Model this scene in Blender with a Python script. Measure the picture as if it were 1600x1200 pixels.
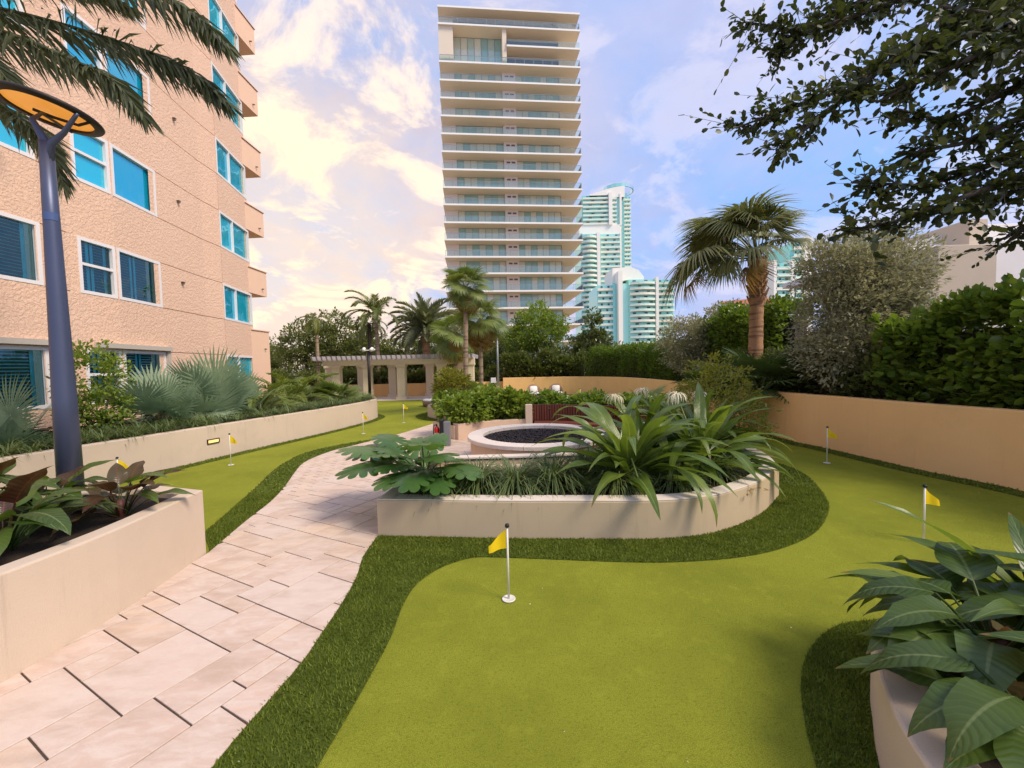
import bpy, math, random
import numpy as np
from mathutils import Vector, Matrix

# ------------------------------------------------------------------ camera, sky, sun, exposure
for o in list(bpy.data.objects):
    bpy.data.objects.remove(o)
scene = bpy.context.scene
random.seed(11)
rng = np.random.default_rng(11)
FOC, PITCH, ROLL, CAMH = 645.4, math.radians(2.645), math.radians(1.299), 2.06
_f = np.array([0, math.cos(PITCH), -math.sin(PITCH)])
_r = np.array([1.0, 0, 0])
_u = np.cross(_r, _f)
CR = math.cos(ROLL) * _r - math.sin(ROLL) * _u
CU = math.cos(ROLL) * _u + math.sin(ROLL) * _r
cam = bpy.data.cameras.new('camera')
cam_o = bpy.data.objects.new('camera', cam)
scene.collection.objects.link(cam_o)
cam.sensor_width = 36.0
cam.lens = 36.0 * FOC / 1600.0
cam.clip_start = 0.05
cam.clip_end = 6000
_m = Matrix.Identity(4)
for _i in range(3):
    _m[_i][0], _m[_i][1], _m[_i][2] = CR[_i], CU[_i], -_f[_i]
_m[2][3] = CAMH
cam_o.matrix_world = _m
scene.camera = cam_o

SUN_AZ, SUN_EL = math.radians(120), math.radians(48)       # soft key from the right, a little behind the camera
sun_dir = Vector((math.sin(SUN_AZ) * math.cos(SUN_EL), math.cos(SUN_AZ) * math.cos(SUN_EL), math.sin(SUN_EL)))
sun = bpy.data.lights.new('sun', 'SUN')
sun.energy = 2.2
sun.angle = math.radians(20)
sun.color = (1.0, 0.87, 0.70)
sun_o = bpy.data.objects.new('sun', sun)
scene.collection.objects.link(sun_o)
sun_o.rotation_euler = sun_dir.to_track_quat('Z', 'Y').to_euler()
sun_o.location = (0, 0, 60)

scene.view_settings.view_transform = 'Standard'
scene.view_settings.look = 'None'
scene.view_settings.gamma = 1
scene.view_settings.exposure = 0.80
scene.view_settings.use_curve_mapping = False
scene.cycles.max_bounces = 8
scene.cycles.transparent_max_bounces = 12
scene.cycles.use_denoising = True

world = bpy.data.worlds.new('World')
scene.world = world
world.use_nodes = True
W = world.node_tree
W.nodes.clear()


def nn(t, kind, **kw):
    n = t.nodes.new(kind)
    for k, v in kw.items():
        if k == 'inp':
            for i, x in v.items():
                n.inputs[i].default_value = x
        else:
            setattr(n, k, v)
    return n


def math_n(t, op, a, b=None, clamp=False):
    n = t.nodes.new('ShaderNodeMath')
    n.operation = op
    n.use_clamp = clamp
    for i, x in enumerate((a, b)):
        if x is None:
            continue
        if isinstance(x, (int, float)):
            n.inputs[i].default_value = x
        else:
            t.links.new(x, n.inputs[i])
    return n.outputs[0]


def mix_c(t, fac, a, b, blend='MIX'):
    n = t.nodes.new('ShaderNodeMix')
    n.data_type = 'RGBA'
    n.blend_type = blend
    for i, x in ((0, fac), (6, a), (7, b)):
        if isinstance(x, (int, float)):
            n.inputs[i].default_value = x
        elif isinstance(x, (tuple, list)):
            n.inputs[i].default_value = (*x, 1)
        else:
            t.links.new(x, n.inputs[i])
    return n.outputs[2]


def smooth(t, x, lo, hi):
    n = t.nodes.new('ShaderNodeMapRange')
    n.interpolation_type = 'SMOOTHSTEP'
    t.links.new(x, n.inputs[0])
    n.inputs[1].default_value = lo
    n.inputs[2].default_value = hi
    return n.outputs[0]


sky = nn(W, 'ShaderNodeTexSky', sky_type='NISHITA', sun_disc=False, sun_elevation=SUN_EL, sun_rotation=SUN_AZ, air_density=1.2, dust_density=2.0, ozone_density=2.5)
skys = nn(W, 'ShaderNodeVectorMath', operation='SCALE', inp={3: 0.085})
W.links.new(sky.outputs[0], skys.inputs[0])
tc = nn(W, 'ShaderNodeTexCoord')
sep = nn(W, 'ShaderNodeSeparateXYZ')
W.links.new(tc.outputs['Generated'], sep.inputs[0])
zc = math_n(W, 'ADD', math_n(W, 'MAXIMUM', sep.outputs[2], 0.0), 0.30)
com = nn(W, 'ShaderNodeCombineXYZ')
W.links.new(math_n(W, 'DIVIDE', sep.outputs[0], zc), com.inputs[0])
W.links.new(math_n(W, 'DIVIDE', sep.outputs[1], zc), com.inputs[1])
dot = nn(W, 'ShaderNodeVectorMath', operation='DOT_PRODUCT')
W.links.new(tc.outputs['Generated'], dot.inputs[0])
_ga, _ge = math.radians(-27), math.radians(14)                # low warm glow painted into the sky at front left, away from the sun
dot.inputs[1].default_value = (math.sin(_ga) * math.cos(_ge), math.cos(_ga) * math.cos(_ge), math.sin(_ge))
warm = smooth(W, dot.outputs['Value'], 0.70, 0.985)
hot = smooth(W, dot.outputs['Value'], 0.93, 1.0)
n1 = nn(W, 'ShaderNodeTexNoise', inp={2: 1.15, 3: 7.0, 4: 0.58, 8: 0.35})
W.links.new(com.outputs[0], n1.inputs[0])
n2 = nn(W, 'ShaderNodeTexNoise', inp={2: 3.1, 3: 8.0, 4: 0.62, 8: 0.5})
W.links.new(com.outputs[0], n2.inputs[0])
veil = smooth(W, n1.outputs[0], 0.28, 0.60)
puff = smooth(W, n2.outputs[0], 0.49, 0.60)
n3 = nn(W, 'ShaderNodeTexNoise', inp={2: 7.5, 3: 6.0, 4: 0.6, 8: 0.3})
W.links.new(com.outputs[0], n3.inputs[0])
clear = mix_c(W, 0.7, skys.outputs[0], (0.17, 0.36, 0.74))
veil_col = mix_c(W, warm, (0.36, 0.37, 0.53), (0.56, 0.43, 0.37))
puff_col = mix_c(W, warm, (0.58, 0.53, 0.58), (0.76, 0.61, 0.47))
c1 = mix_c(W, math_n(W, 'MULTIPLY', veil, 0.82), clear, veil_col)
shade = math_n(W, 'MULTIPLY', smooth(W, n3.outputs[0], 0.42, 0.66), 0.30)
c1 = mix_c(W, shade, c1, mix_c(W, warm, (0.28, 0.31, 0.48), (0.44, 0.35, 0.36)))
c2 = mix_c(W, math_n(W, 'MULTIPLY', puff, math_n(W, 'ADD', math_n(W, 'MULTIPLY', warm, 0.55), 0.32)), c1, puff_col)
c3 = mix_c(W, math_n(W, 'MULTIPLY', hot, 0.38), c2, (0.78, 0.60, 0.38))
bg = nn(W, 'ShaderNodeBackground', inp={1: 1.0})
W.links.new(c3, bg.inputs[0])
wo = nn(W, 'ShaderNodeOutputWorld')
W.links.new(bg.outputs[0], wo.inputs[0])


# ------------------------------------------------------------------ pixel <-> place
def ray(x, y):
    return (x - 800) * CR - (y - 600) * CU + FOC * _f


def P(x, y, z=0.0):
    d = ray(x, y)
    t = (z - CAMH) / d[2]
    return Vector((d[0] * t, d[1] * t, z))


def at(x, y, Y):
    d = ray(x, y)
    t = Y / d[1]
    return Vector((d[0] * t, Y, CAMH + d[2] * t))


def on_wall(x, y, pa, pb):
    """where the ray through a pixel meets the vertical plane pa-pb: (distance along it, height)"""
    d = ray(x, y)
    ex, ey = pb[0] - pa[0], pb[1] - pa[1]
    L = math.hypot(ex, ey)
    ex, ey = ex / L, ey / L
    # t*d = pa + s*e
    det = d[0] * (-ey) - d[1] * (-ex)
    t = (pa[0] * (-ey) - pa[1] * (-ex)) / det
    s = (d[0] * t - pa[0]) * ex + (d[1] * t - pa[1]) * ey
    return s, CAMH + d[2] * t


def xy(v):
    return (v[0], v[1])


def G(pts, z=0.0):
    return [xy(P(x, y, z)) for x, y in pts]


def curve(pts, n=6):
    """Catmull-Rom through 2D points, open"""
    p = [np.array(q, float) for q in pts]
    p = [2 * p[0] - p[1]] + p + [2 * p[-1] - p[-2]]
    out = []
    for i in range(1, len(p) - 2):
        for k in range(n):
            t = k / n
            a, b, c, d = p[i - 1], p[i], p[i + 1], p[i + 2]
            q = .5 * (2 * b + (c - a) * t + (2 * a - 5 * b + 4 * c - d) * t * t + (3 * b - a - 3 * c + d) * t ** 3)
            out.append(tuple(q))
    out.append(tuple(p[-2]))
    return out


def arc(c, r, a0, a1, n=16):
    return [(c[0] + r * math.cos(math.radians(a0 + (a1 - a0) * i / n)), c[1] + r * math.sin(math.radians(a0 + (a1 - a0) * i / n))) for i in range(n + 1)]


def inside(poly, pts):
    x, y = pts[:, 0], pts[:, 1]
    res = np.zeros(len(pts), bool)
    n = len(poly)
    for i in range(n):
        x0, y0 = poly[i]
        x1, y1 = poly[(i + 1) % n]
        if y0 == y1:
            continue
        c = ((y0 > y) != (y1 > y)) & (x < (x1 - x0) * (y - y0) / (y1 - y0) + x0)
        res ^= c
    return res


def clip_convex(subject, rect):
    """Sutherland-Hodgman: subject polygon clipped by a counter-clockwise convex polygon"""
    out = list(subject)
    for i in range(len(rect)):
        a, b = rect[i], rect[(i + 1) % len(rect)]
        ex, ey = b[0] - a[0], b[1] - a[1]
        src, out = out, []
        if not src:
            break
        for j in range(len(src)):
            p, q = src[j - 1], src[j]
            sp = ex * (p[1] - a[1]) - ey * (p[0] - a[0])
            sq = ex * (q[1] - a[1]) - ey * (q[0] - a[0])
            if (sp >= 0) != (sq >= 0):
                t = sp / (sp - sq)
                out.append((p[0] + t * (q[0] - p[0]), p[1] + t * (q[1] - p[1])))
            if sq >= 0:
                out.append(q)
    return out


# ------------------------------------------------------------------ objects
COL = scene.collection


def tag(o, label=None, cat=None, group=None, kind=None):
    for k, v in (('label', label), ('category', cat), ('group', group), ('kind', kind)):
        if v:
            o[k] = v
    return o


def link(name, data, parent=None, loc=(0, 0, 0), rot=(0, 0, 0), scale=None):
    o = bpy.data.objects.new(name, data)
    COL.objects.link(o)
    o.location = loc
    o.rotation_euler = rot
    if scale is not None:
        o.scale = (scale,) * 3 if isinstance(scale, (int, float)) else scale
    if parent:
        o.parent = parent
    return o


def thing(name, label, cat, loc=(0, 0, 0), group=None, rz=0.0):
    o = link(name, None, None, loc, (0, 0, rz))
    o.empty_display_size = 0.2
    return tag(o, label, cat, group)


def copy_tree(o, parent=None):
    c = o.copy()
    COL.objects.link(c)
    c.parent = parent
    for ch in o.children:
        copy_tree(ch, c)
    return c


class MB:
    def __init__(s):
        s.v, s.f, s.mid, s.al = [], [], [], []

    def add(s, v, f, mid=None, al=None):
        k = len(s.v)
        s.mid += mid if mid is not None else [0.0] * len(v)
        s.al += al if al is not None else [0.0] * len(v)
        s.v += [tuple(p) for p in v]
        s.f += [tuple(i + k for i in q) for q in f]
        return s

    def box(s, c, d, rz=0.0, m=None):
        x, y, z = d[0] / 2, d[1] / 2, d[2] / 2
        cs, sn = math.cos(rz), math.sin(rz)
        v = []
        for dz in (-z, z):
            for dx, dy in ((-x, -y), (x, -y), (x, y), (-x, y)):
                p = Vector((c[0] + dx * cs - dy * sn, c[1] + dx * sn + dy * cs, c[2] + dz))
                v.append(m @ p if m else p)
        return s.add(v, [(3, 2, 1, 0), (4, 5, 6, 7), (0, 1, 5, 4), (1, 2, 6, 5), (2, 3, 7, 6), (3, 0, 4, 7)])

    def bbox(s, c, d, b=0.01, rz=0.0):
        """box with chamfered edges"""
        x, y, z = d[0] / 2, d[1] / 2, d[2] / 2
        cs, sn = math.cos(rz), math.sin(rz)
        loops = [(x - b, y - b, -z), (x, y, -z + b), (x, y, z - b), (x - b, y - b, z)]
        v = []
        for lx, ly, lz in loops:
            for dx, dy in ((-lx + b, -ly), (lx - b, -ly), (lx, -ly + b), (lx, ly - b), (lx - b, ly), (-lx + b, ly), (-lx, ly - b), (-lx, -ly + b)):
                v.append((c[0] + dx * cs - dy * sn, c[1] + dx * sn + dy * cs, c[2] + lz))
        f = [tuple(range(7, -1, -1)), tuple(range(24, 32))]
        for k in range(3):
            for i in range(8):
                j = (i + 1) % 8
                f.append((k * 8 + i, k * 8 + j, k * 8 + 8 + j, k * 8 + 8 + i))
        return s.add(v, f)

    def tube(s, path, rad, n=8, cap=True):
        path = [Vector(p) for p in path]
        if isinstance(rad, (int, float)):
            rad = [rad] * len(path)
        v, f = [], []
        ref = None
        for i, p in enumerate(path):
            t = (path[min(i + 1, len(path) - 1)] - path[max(i - 1, 0)]).normalized()
            if ref is None:
                ref = Vector((1, 0, 0)) if abs(t.x) < .9 else Vector((0, 1, 0))
            a = (ref - t * ref.dot(t)).normalized()
            ref = a
            b = t.cross(a)
            for k in range(n):
                an = 2 * math.pi * k / n
                v.append(p + (a * math.cos(an) + b * math.sin(an)) * rad[i])
        for i in range(len(path) - 1):
            for k in range(n):
                j = (k + 1) % n
                f.append((i * n + k, i * n + j, i * n + n + j, i * n + n + k))
        if cap:
            f.append(tuple(range(n - 1, -1, -1)))
            f.append(tuple(range((len(path) - 1) * n, len(path) * n)))
        return s.add(v, f)

    def lathe(s, prof, n=24, c=(0, 0, 0), a0=0.0, a1=360.0):
        full = abs(a1 - a0 - 360) < 1e-6
        m = n if full else n + 1
        v, f = [], []
        for i in range(m):
            an = math.radians(a0 + (a1 - a0) * i / n)
            for r, z in prof:
                v.append((c[0] + r * math.cos(an), c[1] + r * math.sin(an), c[2] + z))
        q = len(prof)
        for i in range(n):
            j = (i + 1) % m
            for k in range(q - 1):
                f.append((i * q + k, j * q + k, j * q + k + 1, i * q + k + 1))
        if not full:
            f.append(tuple(range(q)))
            f.append(tuple(range((m - 1) * q + q - 1, (m - 1) * q - 1, -1)))
        return s.add(v, f)

    def poly(s, pts, z):
        return s.add([(p[0], p[1], z) for p in pts], [tuple(range(len(pts)))])

    def prism(s, pts, z0, z1, b=0.0):
        n = len(pts)
        a = sum(pts[i][0] * pts[(i + 1) % n][1] - pts[(i + 1) % n][0] * pts[i][1] for i in range(n))
        if a < 0:
            pts = pts[::-1]
        rows = [(0, z0), (0, z1)] if b <= 0 else [(0, z0), (0, z1 - b), (b, z1)]
        v = []
        for off, z in rows:
            q = offset(pts, off, True) if off else pts
            v += [(p[0], p[1], z) for p in q]
        f = [tuple(range(n - 1, -1, -1)), tuple(range((len(rows) - 1) * n, len(rows) * n))]
        for k in range(len(rows) - 1):
            for i in range(n):
                j = (i + 1) % n
                f.append((k * n + i, k * n + j, k * n + n + j, k * n + n + i))
        return s.add(v, f)

    def wall(s, pts, t, z0, z1, closed=False, b=0.015):
        """wall of thickness t to the left of the line, with softened top edges"""
        prof = [(0, z0), (0, z1 - b), (b * .3, z1 - b * .3), (b, z1), (t - b, z1), (t - b * .3, z1 - b * .3), (t, z1 - b), (t, z0)]
        n, q = len(pts), len(prof)
        v = []
        for off, z in prof:
            v += [(p[0], p[1], z) for p in offset(pts, off, closed)]
        f = []
        for k in range(q - 1):
            for i in range(n if closed else n - 1):
                j = (i + 1) % n
                f.append((k * n + i, k * n + j, k * n + n + j, k * n + n + i))
        if not closed:
            f.append(tuple(k * n for k in range(q - 1, -1, -1)))
            f.append(tuple(k * n + n - 1 for k in range(q)))
        return s.add(v, f)

    def mesh(s, name, mat=None, smooth=False, off=None):
        me = bpy.data.meshes.new(name)
        v = s.v if off is None else [(p[0] - off[0], p[1] - off[1], p[2] - off[2]) for p in s.v]
        me.from_pydata(v, [], s.f)
        if mat:
            me.materials.append(mat)
        if smooth:
            me.polygons.foreach_set('use_smooth', [True] * len(me.polygons))
        if any(s.mid):
            for nm, vals in (('mid', s.mid), ('along', s.al)):
                at_ = me.attributes.new(nm, 'FLOAT', 'POINT')
                at_.data.foreach_set('value', vals)
        me.update()
        return me

    def build(s, name, mat, parent=None, smooth=False, world=True, loc=(0, 0, 0), rot=(0, 0, 0)):
        """world=True: the shape is in place coordinates; taken back by the parent's position"""
        off = parent.location if (parent is not None and world) else None
        return link(name, s.mesh(name, mat, smooth, off), parent, loc, rot)


def offset(pts, d, closed):
    if d == 0:
        return list(pts)
    n = len(pts)
    out = []
    for i in range(n):
        p = np.array(pts[i])
        a = np.array(pts[i - 1]) if (i > 0 or closed) else None
        c = np.array(pts[(i + 1) % n]) if (i < n - 1 or closed) else None
        ns = []
        for q0, q1 in ((a, p), (p, c)):
            if q0 is None or q1 is None:
                continue
            e = q1 - q0
            L = math.hypot(*e)
            if L < 1e-7:
                continue
            ns.append(np.array((-e[1], e[0])) / L)
        m = sum(ns) / len(ns)
        L2 = max(m @ m, 0.25)
        out.append(tuple(p + m * (d / L2)))
    return out


def np_mesh(name, V, T, mat, rnd=None, smooth=False):
    me = bpy.data.meshes.new(name)
    V = np.asarray(V, np.float32)
    T = np.asarray(T, np.int32)
    k = T.shape[1]
    me.vertices.add(len(V))
    me.vertices.foreach_set('co', V.ravel())
    me.loops.add(T.size)
    me.loops.foreach_set('vertex_index', T.ravel())
    me.polygons.add(len(T))
    me.polygons.foreach_set('loop_start', np.arange(0, T.size, k, dtype=np.int32))
    me.polygons.foreach_set('loop_total', np.full(len(T), k, np.int32))
    if smooth:
        me.polygons.foreach_set('use_smooth', np.ones(len(T), bool))
    if rnd is not None:
        a = me.attributes.new('rnd', 'FLOAT', 'POINT')
        a.data.foreach_set('value', np.asarray(rnd, np.float32))
    me.materials.append(mat)
    me.update()
    me.validate()
    return me


# ------------------------------------------------------------------ materials
def pmat(name, col, rough=.7, var=.12, scale=6.0, bump=0.0, bscale=80.0, metal=0.0, rand=0.0, spec=.4, detail=6.0, stain=0.0, emit=None, rings=0.0):
    m = bpy.data.materials.new(name)
    m.use_nodes = True
    t = m.node_tree
    b = t.nodes['Principled BSDF']
    b.inputs['Roughness'].default_value = rough
    b.inputs['Metallic'].default_value = metal
    b.inputs['Specular IOR Level'].default_value = spec
    g = nn(t, 'ShaderNodeNewGeometry')
    n = nn(t, 'ShaderNodeTexNoise', inp={2: scale, 3: detail, 4: .6})
    t.links.new(g.outputs['Position'], n.inputs[0])
    c = mix_c(t, n.outputs[0], tuple(x * (1 - var) for x in col), tuple(min(x * (1 + var), 1) for x in col))
    if rings:
        mr = nn(t, 'ShaderNodeMapping')
        mr.inputs['Scale'].default_value = (1.2, 1.2, rings)
        t.links.new(g.outputs['Position'], mr.inputs[0])
        nr = nn(t, 'ShaderNodeTexNoise', inp={2: 1.0, 3: 3.0, 4: .5})
        t.links.new(mr.outputs[0], nr.inputs[0])
        c = mix_c(t, math_n(t, 'MULTIPLY', smooth(t, nr.outputs[0], .48, .62), .8), c, tuple(x * .38 for x in col))
    if rand:
        oi = nn(t, 'ShaderNodeObjectInfo')
        hs = nn(t, 'ShaderNodeHueSaturation')
        t.links.new(math_n(t, 'ADD', math_n(t, 'MULTIPLY', oi.outputs['Random'], rand), 1 - rand / 2), hs.inputs['Value'])
        t.links.new(c, hs.inputs['Color'])
        c = hs.outputs[0]
    if stain:
        n3 = nn(t, 'ShaderNodeTexNoise', inp={2: .9, 3: 5.0, 4: .7})
        t.links.new(g.outputs['Position'], n3.inputs[0])
        c = mix_c(t, math_n(t, 'MULTIPLY', smooth_(t, n3.outputs[0], .48, .75), stain), c, tuple(x * .62 for x in col))
        mp = nn(t, 'ShaderNodeMapping')
        mp.inputs['Scale'].default_value = (5.0, 5.0, .35)
        t.links.new(g.outputs['Position'], mp.inputs[0])
        n4 = nn(t, 'ShaderNodeTexNoise', inp={2: 1.6, 3: 6.0, 4: .7})
        t.links.new(mp.outputs[0], n4.inputs[0])
        c = mix_c(t, math_n(t, 'MULTIPLY', smooth_(t, n4.outputs[0], .56, .78), stain * 1.5), c, (col[0] * .52, col[1] * .50, col[2] * .50))
    t.links.new(c, b.inputs['Base Color'])
    if bump:
        n2 = nn(t, 'ShaderNodeTexNoise', inp={2: bscale, 3: 3.0, 4: .6})
        t.links.new(g.outputs['Position'], n2.inputs[0])
        bp = nn(t, 'ShaderNodeBump', inp={0: bump, 1: .01})
        t.links.new(n2.outputs[0], bp.inputs['Height'])
        t.links.new(bp.outputs[0], b.inputs['Normal'])
    if emit:
        b.inputs['Emission Color'].default_value = (*emit[:3], 1)
        b.inputs['Emission Strength'].default_value = emit[3]
    return m


smooth_ = smooth


def leafmat(name, c0, c1, trans=.35, rough=.42, spec=.4, tcol=None, tip=None):
    """c0..c1: range of leaf colours picked per leaf; light also passes through"""
    m = bpy.data.materials.new(name)
    m.use_nodes = True
    t = m.node_tree
    b = t.nodes['Principled BSDF']
    out = t.nodes['Material Output']
    b.inputs['Roughness'].default_value = rough
    b.inputs['Specular IOR Level'].default_value = spec
    at_ = nn(t, 'ShaderNodeAttribute', attribute_name='rnd')
    oi = nn(t, 'ShaderNodeObjectInfo')
    g = nn(t, 'ShaderNodeNewGeometry')
    n = nn(t, 'ShaderNodeTexNoise', inp={2: 5.0, 3: 4.0})
    t.links.new(g.outputs['Position'], n.inputs[0])
    f = math_n(t, 'FRACT', math_n(t, 'ADD', at_.outputs['Fac'], oi.outputs['Random']))
    f = math_n(t, 'ADD', math_n(t, 'MULTIPLY', f, .65), math_n(t, 'MULTIPLY', smooth(t, n.outputs[0], .3, .7), .35))
    c = mix_c(t, f, c0, c1)
    if tip:                                       # pale midrib and side veins on broad leaves
        am = nn(t, 'ShaderNodeAttribute', attribute_name='mid')
        al = nn(t, 'ShaderNodeAttribute', attribute_name='along')
        ph = math_n(t, 'ADD', math_n(t, 'MULTIPLY', al.outputs['Fac'], tip[3]), math_n(t, 'MULTIPLY', am.outputs['Fac'], tip[4]))
        wv = math_n(t, 'SINE', math_n(t, 'MULTIPLY', ph, 6.283))
        vein = math_n(t, 'MULTIPLY', smooth(t, wv, .6, 1.0), .13)
        rib = math_n(t, 'MULTIPLY', smooth(t, am.outputs['Fac'], .91, .97), .75)
        c = mix_c(t, math_n(t, 'MAXIMUM', vein, rib), c, tip[:3])
        nb = nn(t, 'ShaderNodeTexNoise', inp={2: 22.0, 3: 3.0})
        t.links.new(g.outputs['Position'], nb.inputs[0])
        old = smooth(t, math_n(t, 'ADD', al.outputs['Fac'], math_n(t, 'MULTIPLY', nb.outputs[0], .16)), 1.02, 1.06)
        c = mix_c(t, math_n(t, 'MULTIPLY', old, smooth(t, oi.outputs['Random'], .35, .5)), c, (.22, .13, .045))
        bp = nn(t, 'ShaderNodeBump', inp={0: .22, 1: .004})
        t.links.new(math_n(t, 'MULTIPLY', wv, -1.0), bp.inputs['Height'])
        t.links.new(bp.outputs[0], b.inputs['Normal'])
    t.links.new(c, b.inputs['Base Color'])
    tr = nn(t, 'ShaderNodeBsdfTranslucent')
    c2 = mix_c(t, 1.0, c, tcol or (1.0, 1.0, .45), 'MULTIPLY')
    hs = nn(t, 'ShaderNodeHueSaturation', inp={'Value': 1.8})
    t.links.new(c2, hs.inputs['Color'])
    t.links.new(hs.outputs[0], tr.inputs[0])
    mx = nn(t, 'ShaderNodeMixShader', inp={0: trans})
    t.links.new(b.outputs[0], mx.inputs[1])
    t.links.new(tr.outputs[0], mx.inputs[2])
    t.links.new(mx.outputs[0], out.inputs[0])
    return m


def glassmat(name, tint, mixf=.5, rough=.03, base=None):
    """tinted pane: part see-through, part mirror; or solid base colour under the mirror"""
    m = bpy.data.materials.new(name)
    m.use_nodes = True
    t = m.node_tree
    out = t.nodes['Material Output']
    t.nodes.remove(t.nodes['Principled BSDF'])
    gl = nn(t, 'ShaderNodeBsdfGlossy', inp={0: (*[min(1, .35 + .65 * x) for x in tint], 1), 1: rough})
    if base is None:
        a = nn(t, 'ShaderNodeBsdfTransparent', inp={0: (*tint, 1)})
    else:
        a = nn(t, 'ShaderNodeBsdfDiffuse')
        oi = nn(t, 'ShaderNodeObjectInfo')
        t.links.new(mix_c(t, smooth(t, oi.outputs['Random'], .25, .75), base[0], base[1]), a.inputs[0])
    gg = nn(t, 'ShaderNodeNewGeometry')
    nw = nn(t, 'ShaderNodeTexNoise', inp={2: .9, 3: 2.0})
    t.links.new(gg.outputs['Position'], nw.inputs[0])
    bw = nn(t, 'ShaderNodeBump', inp={0: .12, 1: .2})
    t.links.new(nw.outputs[0], bw.inputs['Height'])
    t.links.new(bw.outputs[0], gl.inputs['Normal'])
    fr = nn(t, 'ShaderNodeFresnel', inp={0: 1.5})
    f = math_n(t, 'ADD', fr.outputs[0], mixf, True)
    mx = nn(t, 'ShaderNodeMixShader')
    t.links.new(f, mx.inputs[0])
    t.links.new(a.outputs[0], mx.inputs[1])
    t.links.new(gl.outputs[0], mx.inputs[2])
    t.links.new(mx.outputs[0], out.inputs[0])
    return m


M = {}
M['stucco_cream'] = pmat('stucco_cream', (.62, .49, .37), .85, .07, 1.3, .35, 130, stain=.22)
M['stucco_cream_shaded'] = pmat('stucco_cream_shaded', (.54, .42, .27), .85, .07, 1.5, .30, 130, stain=.25)  # cream paint darkened to stand for the shade on the central planter
M['stucco_orange'] = pmat('stucco_orange', (.90, .54, .225), .85, .08, 1.2, .40, 90, stain=.16)
M['coping_white'] = pmat('coping_white', (.70, .60, .50), .7, .06, 7, .12, 120)
M['pit_stone'] = pmat('pit_stone', (.66, .47, .33), .7, .08, 5, .12, 120, rand=.08)
M['pit_coping'] = pmat('pit_coping', (.74, .64, .55), .6, .05, 6, .10, 120, rand=.05)
M['soil'] = pmat('soil', (.030, .019, .012), .95, .5, 30, .9, 60)
M['lava'] = pmat('lava', (.035, .028, .030), .85, .5, 20, .6, 90)
M['grout'] = pmat('grout', (.085, .058, .042), .9, .2, 20)
M['far_ground'] = pmat('far_ground', (.40, .345, .27), .95, .2, .05)
M['bark_palm'] = pmat('bark_palm', (.33, .24, .16), .9, .35, 9, .9, 25, rings=13.0)
M['bark_red'] = pmat('bark_red', (.42, .23, .12), .9, .40, 7, .9, 22, rings=11.0)
M['bark_grey'] = pmat('bark_grey', (.20, .165, .13), .9, .3, 8, .8, 30)
M['bark_dark'] = pmat('bark_dark', (.07, .055, .042), .9, .3, 8, .8, 30)
M['lamp_blue'] = pmat('lamp_blue', (.085, .10, .165), .42, .12, 2, .05, 200, metal=.45)
M['dark_metal'] = pmat('dark_metal', (.030, .024, .022), .5, .15, 5, metal=.3)
M['grey_metal'] = pmat('grey_metal', (.26, .27, .27), .5, .1, 5, metal=.5)
M['white_paint'] = pmat('white_paint', (.78, .76, .73), .5, .03, 5)
M['flag_yellow'] = leafmat('flag_yellow', (.80, .58, .01), (.88, .64, .02), .35, .6, .2, (1, .9, .3))
M['pole_white'] = pmat('pole_white', (.72, .68, .58), .45, .05, 5)
M['black'] = pmat('black', (.012, .012, .012), .5, .1, 5)
M['red'] = pmat('red', (.50, .012, .010), .3, .05, 5)
M['wood_red'] = pmat('wood_red', (.15, .035, .016), .55, .3, 12, .2, 60, rand=.4)
M['wicker'] = pmat('wicker', (.24, .15, .085), .75, .3, 40, .8, 90)
M['cushion'] = pmat('cushion', (.76, .73, .70), .9, .04, 8, .1, 60)
M['pergola_cream'] = pmat('pergola_cream', (.72, .60, .44), .8, .06, 2, .15, 120)
M['pergola_slat'] = pmat('pergola_slat', (.42, .37, .40), .8, .1, 3)
M['petal'] = pmat('petal', (.75, .70, .55), .8, .1, 9)


def turf_mat(name, a, b, d, spk):
    m = bpy.data.materials.new(name)
    m.use_nodes = True
    t = m.node_tree
    p = t.nodes['Principled BSDF']
    p.inputs['Roughness'].default_value = .85
    p.inputs['Specular IOR Level'].default_value = .15
    g = nn(t, 'ShaderNodeNewGeometry')
    ns = []
    for sc, de in ((190.0, 2.5), (55.0, 3.0), (.8, 5.0), (7.0, 5.0)):
        n = nn(t, 'ShaderNodeTexNoise', inp={2: sc, 3: de, 4: .65})
        t.links.new(g.outputs['Position'], n.inputs[0])
        ns.append(n.outputs[0])
    c = mix_c(t, smooth(t, ns[0], .32, .68), a, b)
    c = mix_c(t, math_n(t, 'MULTIPLY', smooth(t, ns[1], .5, .72), spk), c, d)
    c = mix_c(t, math_n(t, 'MULTIPLY', smooth(t, ns[2], .35, .7), .42), c, d)
    c = mix_c(t, math_n(t, 'MULTIPLY', smooth(t, ns[3], .52, .72), .30), c, b)
    t.links.new(c, p.inputs['Base Color'])
    bp = nn(t, 'ShaderNodeBump', inp={0: .9, 1: .012})
    t.links.new(math_n(t, 'ADD', ns[0], math_n(t, 'MULTIPLY', ns[1], .7)), bp.inputs['Height'])
    t.links.new(bp.outputs[0], p.inputs['Normal'])
    return m


M['green'] = turf_mat('putting_turf', (.165, .192, .012), (.37, .385, .040), (.13, .148, .011), .65)
M['fringe'] = turf_mat('fringe_turf', (.052, .078, .010), (.12, .155, .020), (.036, .052, .008), .5)
M['blade'] = leafmat('fringe_blade', (.068, .100, .011), (.20, .245, .034), .28, .55, .2)


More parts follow.
